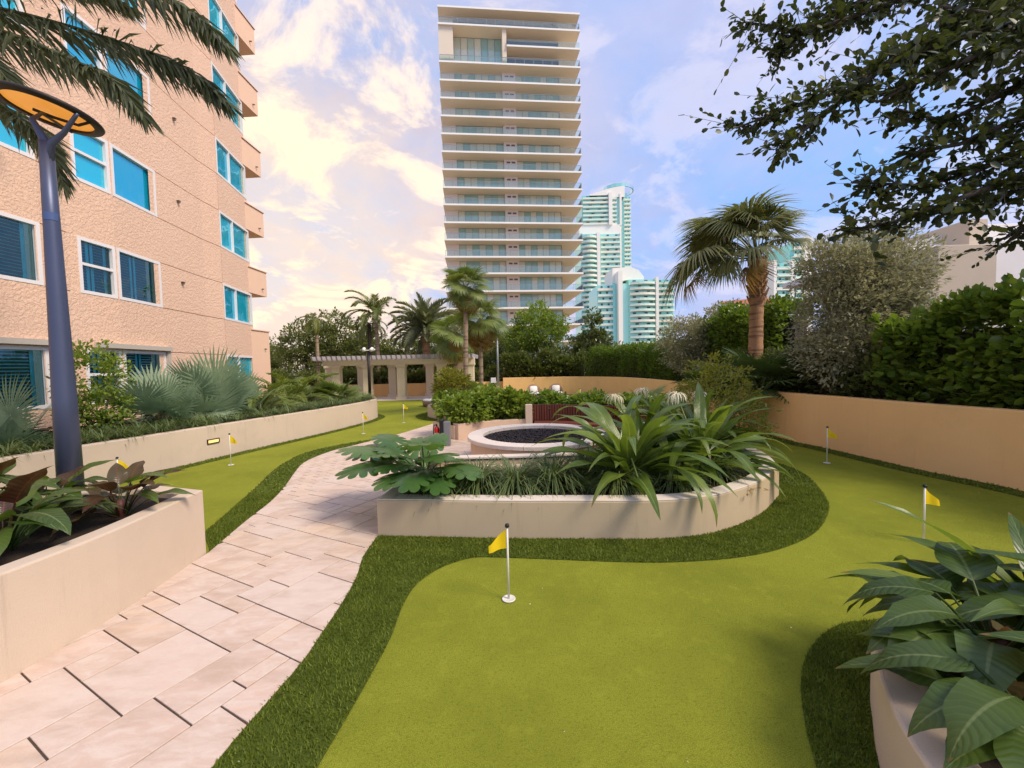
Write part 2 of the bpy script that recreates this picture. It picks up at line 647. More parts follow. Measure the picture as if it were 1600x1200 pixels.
def paver_mat():
    m = bpy.data.materials.new('paver_stone')
    m.use_nodes = True
    t = m.node_tree
    p = t.nodes['Principled BSDF']
    p.inputs['Roughness'].default_value = .62
    oi = nn(t, 'ShaderNodeObjectInfo')
    g = nn(t, 'ShaderNodeNewGeometry')
    mp = nn(t, 'ShaderNodeMapping')
    mp.inputs['Rotation'].default_value = (0, 0, -math.radians(62.4))
    mp.inputs['Scale'].default_value = (1.0, 2.6, 1.0)
    ad = nn(t, 'ShaderNodeVectorMath', operation='ADD')
    cb = nn(t, 'ShaderNodeCombineXYZ')
    t.links.new(math_n(t, 'MULTIPLY', oi.outputs['Random'], 37.0), cb.inputs[2])
    t.links.new(g.outputs['Position'], mp.inputs[0])
    t.links.new(mp.outputs[0], ad.inputs[0])
    t.links.new(cb.outputs[0], ad.inputs[1])
    n = nn(t, 'ShaderNodeTexNoise', inp={2: 5.0, 3: 8.0, 4: .68, 8: .8})
    n2 = nn(t, 'ShaderNodeTexNoise', inp={2: 60.0, 3: 3.0, 4: .6})
    n4 = nn(t, 'ShaderNodeTexNoise', inp={2: 1.6, 3: 4.0, 4: .6})
    for q in (n, n2, n4):
        t.links.new(ad.outputs[0], q.inputs[0])
    rampn = nn(t, 'ShaderNodeValToRGB')
    e = rampn.color_ramp.elements
    e[0].position, e[0].color = 0, (.62, .445, .35, 1)
    e[1].position, e[1].color = 1, (.62, .50, .42, 1)
    for pos, c in ((.3, (.585, .435, .345)), (.55, (.65, .465, .33)), (.8, (.64, .49, .40))):
        k = e.new(pos)
        k.color = (*c, 1)
    t.links.new(oi.outputs['Random'], rampn.inputs[0])
    c = mix_c(t, smooth(t, n.outputs[0], .35, .7), rampn.outputs[0], (.67, .545, .455))
    c = mix_c(t, math_n(t, 'MULTIPLY', smooth(t, n2.outputs[0], .58, .75), .35), c, (.43, .33, .27))
    c = mix_c(t, math_n(t, 'MULTIPLY', smooth(t, n4.outputs[0], .44, .70), .62), c, (.46, .325, .24))
    t.links.new(c, p.inputs['Base Color'])
    bp = nn(t, 'ShaderNodeBump', inp={0: .35, 1: .01})
    t.links.new(math_n(t, 'ADD', n.outputs[0], math_n(t, 'MULTIPLY', n2.outputs[0], .4)), bp.inputs['Height'])
    t.links.new(bp.outputs[0], p.inputs['Normal'])
    return m


M['paver'] = paver_mat()


def peach_mat():
    m = bpy.data.materials.new('peach_stucco')
    m.use_nodes = True
    t = m.node_tree
    p = t.nodes['Principled BSDF']
    p.inputs['Roughness'].default_value = .85
    g = nn(t, 'ShaderNodeNewGeometry')
    n = nn(t, 'ShaderNodeTexNoise', inp={2: 14.0, 3: 4.0, 4: .6, 8: .6})
    n2 = nn(t, 'ShaderNodeTexNoise', inp={2: .5, 3: 5.0, 4: .6})
    for q in (n, n2):
        t.links.new(g.outputs['Position'], q.inputs[0])
    c = mix_c(t, n2.outputs[0], (.80, .515, .35), (.86, .585, .42))
    c = mix_c(t, math_n(t, 'MULTIPLY', smooth(t, n.outputs[0], .52, .70), .30), c, (.66, .40, .26))
    t.links.new(c, p.inputs['Base Color'])
    bp = nn(t, 'ShaderNodeBump', inp={0: .55, 1: .02})
    t.links.new(smooth(t, n.outputs[0], .40, .62), bp.inputs['Height'])
    t.links.new(bp.outputs[0], p.inputs['Normal'])
    return m


M['peach'] = peach_mat()
M['peach_plain'] = pmat('peach_plain', (.82, .54, .375), .85, .05, 1.5, .4, 40)
M['frame'] = pmat('window_frame', (.82, .77, .75), .5, .04, 5)
M['win_blue'] = glassmat('window_blue', (.10, .62, .85), .28, .02, ((.0, .36, .56), (.01, .50, .66)))  # film tint and sky reflection both painted into the cyan base
M['win_clear'] = glassmat('window_tinted', (.30, .86, .98), .06)
M['shutter'] = pmat('shutter', (.62, .80, .82), .6, .06, 5)
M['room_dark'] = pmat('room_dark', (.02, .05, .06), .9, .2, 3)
M['groove'] = pmat('groove', (.30, .18, .11), .9, .1, 5)
# ------------------------------------------------------------------ the setting: ground, turf, paths
o = MB().poly([(-1500, -60), (1500, -60), (1500, 2500), (-1500, 2500)], -.05).build('ground', M['far_ground'])
tag(o, kind='structure')
RWALL = [(7.66, 2.0), (7.62, 4.0)] + G([(1600, 768), (1440, 735), (1292, 701), (1240, 690)]) + [(6.95, 13.0), (6.95, 18.0), (6.75, 22.0), (6.0, 25.2), (4.2, 27.0), (2.0, 27.8), (-.6, 27.9)]
RWALL = curve(RWALL, 5)
lawn = [(-14, -2), (9, -2), (9, 12), (9, 30), (-14, 30)]
o = MB().poly(lawn, 0).build('putting_green', M['green'])
tag(o, kind='structure')

# paved path and terrace
path_r = G([(262, 1290), (332, 1200), (385, 1136), (470, 1038), (503, 990), (532, 947), (556, 905), (568, 870), (590, 838)])
path_r = curve(path_r, 4)
path_l = G([(325, 866), (385, 815), (424, 784), (446, 760), (460, 740), (472, 726), (490, 716), (520, 705), (548, 698), (575, 691), (601, 685), (640, 674), (682, 661), (700, 656)])
path_l = curve(path_l, 4)
path_poly = [(-3.52, 1.2)] + path_l + [(-1.5, 15.3), (-1.0, 13.0), (3.4, 12.4), (4.0, 9.0), (3.0, 6.4), (-1.5, 5.1)] + path_r[::-1] + [(-1.2, .9)]
pa = sum(path_poly[i][0] * path_poly[(i + 1) % len(path_poly)][1] - path_poly[(i + 1) % len(path_poly)][0] * path_poly[i][1] for i in range(len(path_poly)))
if pa < 0:
    path_poly = path_poly[::-1]
path = MB().poly(path_poly, .004).build('path', M['grout'])
tag(path, kind='structure')
CELL = .1262 * CAMH / 1.7
PA = math.radians(62.41)
UA, UB = np.array((math.cos(PA), math.sin(PA))), np.array((math.sin(PA), -math.cos(PA)))
U0, V0 = .58 * CAMH / 1.7, -2.65 * CAMH / 1.7
known = [(-2, 2, -6, -2), (0, 2, -2, 0), (-3, 0, -2, 0), (2, 4, -6, -4), (2, 6, -4, 0), (1, 4, -8, -6), (-2, 1, -8, -6), (4, 6, -8, -4), (-3, 3, 0, 3), (3, 7, 0, 2), (3, 5, 2, 3), (5, 7, 2, 3),
         (4, 7, 3, 6), (0, 4, 3, 6), (7, 9, 0, 1), (7, 9, 1, 5), (6, 9, -3, 0), (6, 8, -7, -3), (6, 7, -9, -7), (7, 10, -10, -7), (7, 10, -14, -10), (8, 10, -7, -5), (8, 9, -5, -3), (9, 11, -5, -3),
         (9, 13, -3, 1), (9, 11, 1, 4), (10, 12, -8, -7), (10, 13, -11, -8), (12, 14, -8, -7), (10, 14, -7, -5), (11, 15, -5, -3), (13, 15, -3, -2), (13, 15, -2, 1), (13, 17, -11, -8), (14, 17, -8, -5),
         (15, 17, -5, -3), (17, 19, -15, -11), (17, 19, -11, -9), (17, 19, -9, -7), (17, 19, -7, -6), (17, 19, -6, -3), (10, 13, -14, -11), (15, 19, -3, 0), (13, 15, -14, -11), (15, 17, -14, -11)]
NU0, NU1, NV0, NV1 = -8, 80, -60, 34
grid = np.zeros((NU1 - NU0, NV1 - NV0), bool)


def uvp(u, v):
    q = UA * (U0 + u * CELL) + UB * (V0 + v * CELL)
    return (q[0], q[1])


rects = []
for u0, u1, v0, v1 in known:
    if not grid[u0 - NU0:u1 - NU0, v0 - NV0:v1 - NV0].any():
        grid[u0 - NU0:u1 - NU0, v0 - NV0:v1 - NV0] = True
        rects.append((u0, u1, v0, v1))
cc = np.array([[uvp(u + .5, v + .5) for v in range(NV0, NV1)] for u in range(NU0, NU1)])
near = inside(path_poly, cc.reshape(-1, 2)).reshape(grid.shape)
big = near.copy()
for du in (-1, 0, 1):
    for dv in (-1, 0, 1):
        big |= np.roll(np.roll(near, du, 0), dv, 1)
sizes = [(4, 4), (4, 2), (2, 4), (3, 3), (4, 3), (3, 2), (2, 3), (2, 2), (2, 2), (2, 1)]
for iu in range(grid.shape[0]):
    for iv in range(grid.shape[1]):
        if grid[iu, iv] or not big[iu, iv]:
            continue
        random.shuffle(sizes)
        for a, b in sizes + [(1, 2), (1, 1)]:
            if iu + a <= grid.shape[0] and iv + b <= grid.shape[1] and not grid[iu:iu + a, iv:iv + b].any():
                grid[iu:iu + a, iv:iv + b] = True
                rects.append((iu + NU0, iu + a + NU0, iv + NV0, iv + b + NV0))
                break
gap = .0056
fire_c = (.50, 8.7)
keep_out = [((fire_c[0], fire_c[1]), 1.2)]
npav = 0
for u0, u1, v0, v1 in rects:
    g = gap / CELL
    rc = [uvp(u0 + g, v0 + g), uvp(u1 - g, v0 + g), uvp(u1 - g, v1 - g), uvp(u0 + g, v1 - g)]
    if (rc[1][0] - rc[0][0]) * (rc[2][1] - rc[1][1]) - (rc[1][1] - rc[0][1]) * (rc[2][0] - rc[1][0]) < 0:
        rc = rc[::-1]
    q = clip_convex(path_poly, rc)
    if len(q) < 3:
        continue
    q2 = [q[0]]
    for p in q[1:]:
        if math.hypot(p[0] - q2[-1][0], p[1] - q2[-1][1]) > .004:
            q2.append(p)
    if len(q2) > 2 and math.hypot(q2[0][0] - q2[-1][0], q2[0][1] - q2[-1][1]) < .004:
        q2.pop()
    ar = abs(sum(q2[i][0] * q2[(i + 1) % len(q2)][1] - q2[(i + 1) % len(q2)][0] * q2[i][1] for i in range(len(q2)))) / 2
    if len(q2) < 3 or ar < .0012:
        continue
    cxy = (sum(p[0] for p in q2) / len(q2), sum(p[1] for p in q2) / len(q2))
    if math.hypot(cxy[0] - fire_c[0], cxy[1] - fire_c[1]) < 1.1 or cxy[1] < .3:
        continue
    b = MB().prism(q2, .006, .016 + random.uniform(-.0012, .0012), .0022)
    c3v = Vector((cxy[0], cxy[1], 0))
    link('paver', b.mesh('paver', M['paver'], off=c3v), path, c3v)
    npav += 1

# ------------------------------------------------------------------ planters and low walls
CPF = curve(G([(591, 838), (700, 840), (800, 842), (900, 842.5), (1013, 843), (1093, 837), (1147, 823), (1192, 801), (1217, 775)]), 5)
CPR = curve([CPF[-1], (4.32, 7.1), (4.42, 8.4), (4.2, 9.8), (3.55, 11.0)], 5)[1:]
CPB = curve([(2.95, 10.9), (3.0, 9.8), (2.75, 8.6), (2.2, 7.6), (1.4, 6.95), (.5, 6.75), (-.5, 6.72), (-1.5, 6.7)], 5)
cpl = CPF + CPR + CPB
PLZ = .45
t = thing('central_planter', 'long cream planter with a curved end and pale coping in front of the fire pit', 'planter', (CPF[0][0], CPF[0][1], 0))
MB().wall(cpl, .22, 0, PLZ, True).build('wall', M['stucco_cream_shaded'], t)
MB().wall(offset(cpl, .004, True), .20, PLZ + .001, PLZ + .012, True, .004).build('coping', M['coping_white'], t)
MB().poly(offset(cpl, .21, True), PLZ - .06).build('soil', M['soil'], t)
cb = CPB[2:]
MB().wall(cb, .16, PLZ + .013, PLZ + .12, False).build('back_curb', M['stucco_cream_shaded'], t)
MB().wall(offset(cb, -.012, False), .185, PLZ + .121, PLZ + .15, False, .006).build('curb_coping', M['coping_white'], t)
cbi = offset(cb, .165, False)
for i in range(12, len(cbi) - 3):
    a, b = np.array(cbi[i]), np.array(cbi[i + 1])
    for k in (.1, .6):
        m = a + (b - a) * (k + .15)
        MB().box((0, 0, 0), (.08, .012, .018)).build('drain_slot', M['black'], t, world=False, loc=(m[0] - t.location.x, m[1] - t.location.y, PLZ + .108), rot=(0, 0, math.atan2(b[1] - a[1], b[0] - a[0])))

LP = [(-3.46, .8), (-3.46, 2.6), (-3.40, 3.45), (-3.50, 4.58), (-4.35, 4.86), (-5.6, 4.4), (-6.4, 3.2), (-6.4, .8)]
LP2 = [LP[0]] + curve(LP[1:4], 4) + curve(LP[4:], 4)
LPZ = .74
t = thing('wedge_planter', 'pale wedge ended planter beside the paved path with the blue lamp post in it', 'planter', (-3.5, 4.58, 0))
MB().wall(LP2, .17, 0, LPZ, True).build('wall', M['stucco_cream'], t)
MB().poly(offset(LP2, .16, True), LPZ - .07).build('soil', M['soil'], t)

LW = [(-8.5, 4.6), (-8.03, 6.35)] + G([(277, 730), (400, 701), (500, 678), (560, 663), (585, 655)]) + [(-5.75, 17.5), (-6.3, 18.2)]
LW = curve(LW, 5) + [(-8.5, 20.6), (-10.6, 22.0), (-12.3, 22.4), (-12.3, 4.6)]
LWZ = .78
t = thing('long_planter', 'long low cream planter wall curving round the bed beside the peach building', 'planter', (LW[5][0], LW[5][1], 0))
MB().wall(LW, .20, 0, LWZ, True).build('wall', M['stucco_cream'], t)
MB().poly(offset(LW, .19, True), LWZ - .04).build('soil', M['soil'], t)
pa_, pb_ = LW[5], LW[10]
sl = P(347, 690, .42)
lt = MB()
d0 = np.array(LW[11]) - np.array(LW[9])
ang = math.atan2(d0[1], d0[0])
nrm = np.array((d0[1], -d0[0])) / math.hypot(*d0)


def on_long(y):
    for a, b in zip(LW, LW[1:]):
        if a[1] <= y <= b[1]:
            k = (y - a[1]) / (b[1] - a[1])
            return a[0] + (b[0] - a[0]) * k
    return LW[0][0]


sy = 9.72
sx = on_long(sy) + .012
st = thing('step_light', 'small bronze step light with a warm lens set in the long planter wall', 'light', (sx, sy, .42))
fr = MB()
for dz in (-.045, .045):
    fr.box((0, 0, dz), (.30, .03, .02))
for dx in (-.14, .14):
    fr.box((dx, 0, 0), (.02, .03, .07))
sa = math.atan2(LW[12][1] - LW[9][1], LW[12][0] - LW[9][0])
fr.build('frame', M['dark_metal'], st, world=False, rot=(0, 0, sa))
MB().box((0, 0, 0), (.26, .012, .07)).build('lens', pmat('warm_lens', (.8, .55, .2), .4, .05, 5, emit=(1, .65, .2, .5)), st, world=False, rot=(0, 0, sa))

RP = curve([(1.50, -.6), (1.50, .6), (1.53, 1.2), (1.62, 1.62), (1.80, 1.98), (2.0, 2.25), (2.15, 2.43), (2.33, 2.51), (2.62, 2.50), (3.2, 2.42), (4.2, 2.3), (5.2, 1.6)], 4) + [(5.2, -.6)]
RPZ = .45
t = thing('curved_planter', 'round ended peach planter overflowing with broad dark leaves on the green', 'planter', (2.2, 2.4, 0))
MB().wall(RP[::-1], .20, 0, RPZ, True).build('wall', M['stucco_cream'], t)
MB().poly(offset(RP[::-1], .19, True), RPZ - .05).build('soil', M['soil'], t)

RWZ = 1.2
t = thing('boundary_wall', 'tall orange stucco retaining wall curving round the far side of the green', 'wall', (RWALL[8][0], RWALL[8][1], 0))
MB().wall(RWALL[::-1], .22, 0, RWZ, False).build('wall', M['stucco_orange'], t)
bed = RWALL + [(-.6, 34), (-9, 34), (-9, 60), (26, 60), (26, 2)]
o = MB().poly(offset(RWALL, -.2, False) + [(-.6, 34), (26, 34), (26, 2)], RWZ - .08).build('planting_bed', M['soil'])
tag(o, kind='structure')

# round bed behind the fire pit
RBC, RBR = (-1.65, 17.6), 1.95
t = thing('round_planter', 'low round cream planter ringed by dark turf holding tall fan palms', 'planter', (*RBC, 0))
MB().wall(arc(RBC, RBR, 0, 345, 23), .2, 0, .45, True).build('wall', M['stucco_cream'], t)
MB().poly(arc(RBC, RBR - .1, 0, 345, 23), .40).build('soil', M['soil'], t)

# fire pit
t = thing('fire_pit', 'round peach stone fire pit with pale coping filled with black lava rock', 'fire pit', (*fire_c, 0))
NS = 14
for i in range(NS):
    a0, a1 = i * 360 / NS + .18, (i + 1) * 360 / NS - .18
    MB().lathe([(1.14, .53), (1.14, .595), (1.15, .605), (1.45, .605), (1.46, .595), (1.46, .53)], 4, (0, 0, 0), a0, a1).build('coping_stone', M['pit_coping'], t, world=False)
for i in range(NS * 2):
    a0, a1 = i * 180 / NS + .1, (i + 1) * 180 / NS - .1
    MB().lathe([(1.2, .0), (1.2, .528), (1.40, .528), (1.40, .0)], 2, (0, 0, 0), a0 + 4, a1 + 4).build('wall_stone', M['pit_stone'], t, world=False)
MB().lathe([(0, .47), (1.19, .47)], 24).build('lava_bed', M['lava'], t, world=False)
ico = np.array([(1, 0, 0), (-1, 0, 0), (0, 1, 0), (0, -1, 0), (0, 0, 1), (0, 0, -1)], float)
icf = np.array([(0, 2, 4), (2, 1, 4), (1, 3, 4), (3, 0, 4), (2, 0, 5), (1, 2, 5), (3, 1, 5), (0, 3, 5)])
n = 2600
rr, th = 1.13 * np.sqrt(rng.random(n)), rng.random(n) * 6.283
ctr = np.stack([rr * np.cos(th), rr * np.sin(th), .475 + rng.random(n) * .05 + .03 * (1 - rr)], 1)
V = ico[None] * (rng.random((n, 6, 1)) * .6 + .7) * (rng.random((n, 1, 3)) * .014 + .016)
an = rng.random(n) * 6.28
cs, sn = np.cos(an)[:, None], np.sin(an)[:, None]
V = np.stack([V[..., 0] * cs - V[..., 2] * sn, V[..., 1], V[..., 0] * sn + V[..., 2] * cs], 2) + ctr[:, None]
o = link('lava_rock', np_mesh('lava_rock', V.reshape(-1, 3), (icf[None] + 6 * np.arange(n)[:, None, None]).reshape(-1, 3), M['lava']), t)
tag(o, kind='stuff')

# seat wall and slatted bench round the fire pit
SR = 3.35
t = thing('seat_wall', 'low peach seat wall curving behind the fire pit under bright green shrubs', 'wall', (fire_c[0] - SR * .7, fire_c[1] + SR * .7, 0))
MB().wall(arc(fire_c, SR, 92, 127, 12)[::-1], -.30 + .6, 0, .46, False).build('wall', M['pit_stone'], t)
t = thing('slatted_bench', 'curved bench with a red brown backrest of upright wooden slats', 'bench', (fire_c[0] + .6, fire_c[1] + SR, 0))
tx, ty = t.location.x, t.location.y
MB().wall(arc(fire_c, SR - .55, 30, 88, 16)[::-1], .5, .36, .42, False, .008).build('seat', M['wood_red'], t)
MB().wall(arc(fire_c, SR - .5, 30, 88, 16)[::-1], .4, .0, .355, False, .008).build('seat_base', M['stucco_cream'], t)
MB().wall(arc(fire_c, SR + .05, 30, 89, 16)[::-1], .06, .0, .88, False, .008).build('back_panel', M['black'], t)
ns = 46
sm = MB().bbox((0, 0, .23), (.018, .052, .46), .004).mesh('slat', M['wood_red'])
for i in range(ns):
    a = math.radians(31 + 57.5 * i / (ns - 1))
    link('slat', sm, t, (fire_c[0] + (SR + .03) * math.cos(a) - tx, fire_c[1] + (SR + .03) * math.sin(a) - ty, .42), (0, 0, a))
a = math.radians(90.5)
MB().bbox((fire_c[0] + SR * math.cos(a), fire_c[1] + SR * math.sin(a), .45), (.16, .2, .90), .01, a).build('end_post', M['stucco_cream'], t)
t = thing('shrub_planter', 'cream planter behind the slatted bench filled with glossy shrubs', 'planter', (fire_c[0], fire_c[1] + 4.6, 0))
sp = arc(fire_c, 4.75, 28, 128, 20) + arc(fire_c, SR + .14, 128, 28, 20)
MB().prism(sp, 0, .40).build('wall', M['stucco_cream'], t)
MB().poly(offset(sp, .06, True), .403).build('soil', M['soil'], t)

# ------------------------------------------------------------------ fringe turf with real blades
fb = curve(G([(440, 1300), (500, 1194), (545, 1117), (580, 1055), (611, 996), (630, 946), (652, 913), (688, 888), (728, 874), (760, 871), (850, 874), (985, 879), (1075, 878), (1165, 870), (1232, 854), (1277, 830), (1295, 798), (1290, 777), (1270, 752), (1240, 732)]) + [(5.05, 8.8), (4.9, 10.2), (4.3, 11.6)], 4)
F = []
F.append(fb + [(3.55, 11.0)] + CPR[::-1][1:] + CPF[::-1] + path_r[::-1][1:])
lb = curve(G([(318, 835), (325, 828), (400, 762), (424, 738), (450, 720), (480, 707), (516, 698), (548, 692), (580, 687)]), 4)
F.append([(-3.55, 4.7)] + path_l[:37] + lb[::-1])
lw_edge = LW[5:41]
F.append(lw_edge + offset(lw_edge, -.30, False)[::-1])
rw_edge = RWALL[5:]
F.append(rw_edge + offset(rw_edge, .36, False)[::-1])
rp_edge = RP[4:41]
F.append(curve([(1.2, .2), (1.22, 1.2), (1.38, 1.75), (1.49, 1.99), (1.61, 2.24), (1.82, 2.57), (2.1, 2.86), (2.43, 3.07), (2.72, 3.13), (3.2, 3.1), (4.2, 2.85)], 4) + rp_edge[::-1])
F.append(arc(RBC, RBR + .5, 0, 345, 23))
fr_o = MB()
for p in F[:-1]:
    fr_o.poly(p, .006)
ring = arc(RBC, RBR + .5, 0, 360, 36)
rin = arc(RBC, RBR - .02, 0, 360, 36)
for i in range(36):
    fr_o.add([(*ring[i], .006), (*ring[i + 1], .006), (*rin[i + 1], .006), (*rin[i], .006)], [(0, 1, 2, 3)])
o = fr_o.build('fringe_turf', M['fringe'])
tag(o, 'dark long pile turf fringe round the planters', kind='structure')
pts_all = []
for p in F:
    pa_ = np.array(p)
    lo, hi = pa_.min(0), pa_.max(0)
    for ring_d, dens, hb, wb in ((4.2, 16000, .026, .0045), (8.0, 6500, .027, .007), (34.0, 900, .03, .016)):
        lo_d = {4.2: 0, 8.0: 4.2, 34.0: 8.0}[ring_d]
        ar = (hi - lo).prod()
        n = int(min(ar * dens, 600000))
        q = lo + rng.random((n, 2)) * (hi - lo)
        dd = np.hypot(q[:, 0], q[:, 1])
        q = q[(dd >= lo_d) & (dd < ring_d) & (q[:, 1] > .9) & (np.abs(q[:, 0]) < 1.4 * q[:, 1] + .3)]
        q = q[inside(p, q)]
        if p is F[-1]:
            q = q[np.hypot(q[:, 0] - RBC[0], q[:, 1] - RBC[1]) > RBR]
        pts_all.append(np.column_stack([q, np.full(len(q), hb), np.full(len(q), wb)]))
B = np.concatenate(pts_all)
n = len(B)
an = rng.random(n) * 6.283
le = rng.normal(0, .35, (n, 2))
h = B[:, 2] * (.65 + .7 * rng.random(n))
w = B[:, 3]
dx, dy = np.cos(an) * w, np.sin(an) * w
z0 = np.full(n, .005)
V = np.stack([np.column_stack([B[:, 0] - dx, B[:, 1] - dy, z0]), np.column_stack([B[:, 0] + dx, B[:, 1] + dy, z0]),
              np.column_stack([B[:, 0] + le[:, 0] * h, B[:, 1] + le[:, 1] * h, h])], 1).reshape(-1, 3)
o = link('fringe_grass', np_mesh('fringe_grass', V, np.arange(3 * n).reshape(-1, 3), M['blade'], np.repeat(rng.random(n), 3)))
tag(o, 'short dark turf blades standing round the planters and path', 'grass', kind='stuff')
print('pavers', npav, 'blades', n)
n = 90
q = np.column_stack([rng.uniform(-2, 7, n), rng.uniform(1.6, 9, n)])
q = q[np.abs(q[:, 0]) < 1.25 * q[:, 1]]
n = len(q)
an = rng.random(n) * 6.283
s_ = rng.uniform(.003, .009, n)
V = np.stack([np.column_stack([q[:, 0] + s_ * np.cos(an + k * 1.57) * (1 if k % 2 else .45), q[:, 1] + s_ * np.sin(an + k * 1.57) * (1 if k % 2 else .45), np.full(n, .012 + .004 * (k == 0))]) for k in range(4)], 1).reshape(-1, 3)
o = link('fallen_petals', np_mesh('fallen_petals', V, np.arange(4 * n).reshape(-1, 4), M['petal']))
tag(o, 'tiny pale petals and leaf crumbs scattered over the green', 'litter', kind='stuff')
# ------------------------------------------------------------------ peach apartment building
FP = [(-11.15, 1.0), (-11.0, 9.75), (-11.1, 10.55), (-11.12, 11.85), (-11.3, 13.3), (-11.6, 15.9), (-11.62, 16.95), (-12.05, 19.25)]
NF, STO, HEAD0, SILL0, TOPZ = 8, 2.9, 2.74, 1.28, 25.4
bl = thing('peach_building', 'peach stucco apartment building with blue tinted windows and stacked corner balconies', 'building', (-11.6, 12.0, 0))
wb, gb = MB(), MB()


def seg_frame(i):
    pa, pb = FP[i], FP[i + 1]
    L = math.hypot(pb[0] - pa[0], pb[1] - pa[1])
    e = ((pb[0] - pa[0]) / L, (pb[1] - pa[1]) / L)
    return pa, e, (e[1], -e[0]), L              # outward normal points to +x


def wpt(i, s, z, d=0.0):
    pa, e, n, L = seg_frame(i)
    return (pa[0] + e[0] * s + n[0] * d, pa[1] + e[1] * s + n[1] * d, z)


def wall_seg(i, z0, z1, wins, grooves):
    pa, e, n, L = seg_frame(i)
    ops = [(s0, s1, a, b, .16, None) for s0, s1, a, b in wins] + [(g0, g1, z - .011, z + .011, .03, 1) for g0, g1, z in grooves]
    S = sorted({0.0, L} | {x for o_ in ops for x in o_[:2]})
    Z = sorted({z0, z1} | {x for o_ in ops for x in o_[2:4]})
    for a, b in zip(S, S[1:]):
        for c, d in zip(Z, Z[1:]):
            ms, mz = (a + b) / 2, (c + d) / 2
            hit = [o_ for o_ in ops if o_[0] < ms < o_[1] and o_[2] < mz < o_[3]]
            if not hit:
                wb.add([wpt(i, a, c), wpt(i, b, c), wpt(i, b, d), wpt(i, a, d)], [(0, 1, 2, 3)])
    for s0, s1, a, b, dep, back in ops:
        q = [(s0, a), (s1, a), (s1, b), (s0, b)]
        for k in range(4):
            (sa_, za), (sb_, zb) = q[k], q[(k + 1) % 4]
            wb.add([wpt(i, sa_, za), wpt(i, sa_, za, -dep), wpt(i, sb_, zb, -dep), wpt(i, sb_, zb)], [(0, 1, 2, 3)])
        if back:
            gb.add([wpt(i, s, z, -dep) for s, z in q], [(0, 1, 2, 3)])


def window(i, s0, s1, za, zb, mode, mull=(), rail=False):
    """frame set 6 cm back in the opening with panes, and louvred shutters inside the low ones"""
    fm = MB()
    fw = .085

    def bar(a, b, c, d, d0=-.10, d1=.012):
        fm.add([wpt(i, a, c, d0), wpt(i, b, c, d0), wpt(i, b, d, d0), wpt(i, a, d, d0), wpt(i, a, c, d1), wpt(i, b, c, d1), wpt(i, b, d, d1), wpt(i, a, d, d1)],
               [(0, 3, 2, 1), (4, 5, 6, 7), (0, 1, 5, 4), (1, 2, 6, 5), (2, 3, 7, 6), (3, 0, 4, 7)])
    bar(s0, s1, za, za + fw)
    bar(s0, s1, zb - fw, zb)
    bar(s0, s0 + fw, za + fw, zb - fw)
    bar(s1 - fw, s1, za + fw, zb - fw)
    xs = [s0 + fw] + [s0 + (s1 - s0) * m for m in mull] + [s1 - fw]
    for m in mull:
        c = s0 + (s1 - s0) * m
        bar(c - .025, c + .025, za + fw, zb - fw)
    if rail:
        c = za + (zb - za) * .53
        bar(s0 + fw, s1 - fw, c - .035, c + .035, -.11, .0)
    w = fm.build('window', M['frame'], bl)
    for a, b in zip(xs, xs[1:]):
        zs = [za + fw, zb - fw] if not rail else [za + fw, za + (zb - za) * .53, zb - fw]
        for c, d in zip(zs, zs[1:]):
            p = MB().add([wpt(i, a, c, -.075), wpt(i, b, c, -.075), wpt(i, b, d, -.075), wpt(i, a, d, -.075)], [(0, 1, 2, 3)])
            me = p.mesh('pane', M['win_clear' if mode else 'win_blue'], off=bl.location)
            link('pane', me, w)
    if mode:
        sh = MB()
        k = 0
        for m0, m1 in ((0.03, .46), (.50, .93)):
            a, b = s0 + (s1 - s0) * m0, s0 + (s1 - s0) * m1
            for q0, q1 in ((a, a + .08), (b - .08, b)):
                sh.add([wpt(i, q0, za, -.2), wpt(i, q1, za, -.2), wpt(i, q1, zb, -.2), wpt(i, q0, zb, -.2)], [(0, 1, 2, 3)])
            z = za + .1
            while z < zb - .08:
                sh.add([wpt(i, a + .08, z, -.18), wpt(i, b - .08, z, -.18), wpt(i, b - .08, z + .028, -.235), wpt(i, a + .08, z + .028, -.235)], [(0, 1, 2, 3)])
                z += .078
        link('shutter', sh.mesh('shutter', M['shutter'], off=bl.location), w)
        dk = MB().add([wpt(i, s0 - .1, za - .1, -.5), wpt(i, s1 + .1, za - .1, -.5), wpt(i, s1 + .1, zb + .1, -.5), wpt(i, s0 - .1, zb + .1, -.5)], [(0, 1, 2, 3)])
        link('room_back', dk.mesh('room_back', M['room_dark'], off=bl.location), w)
    return w


def seg_s(i, px, py):
    return on_wall(px, py, FP[i], FP[i + 1])[0]


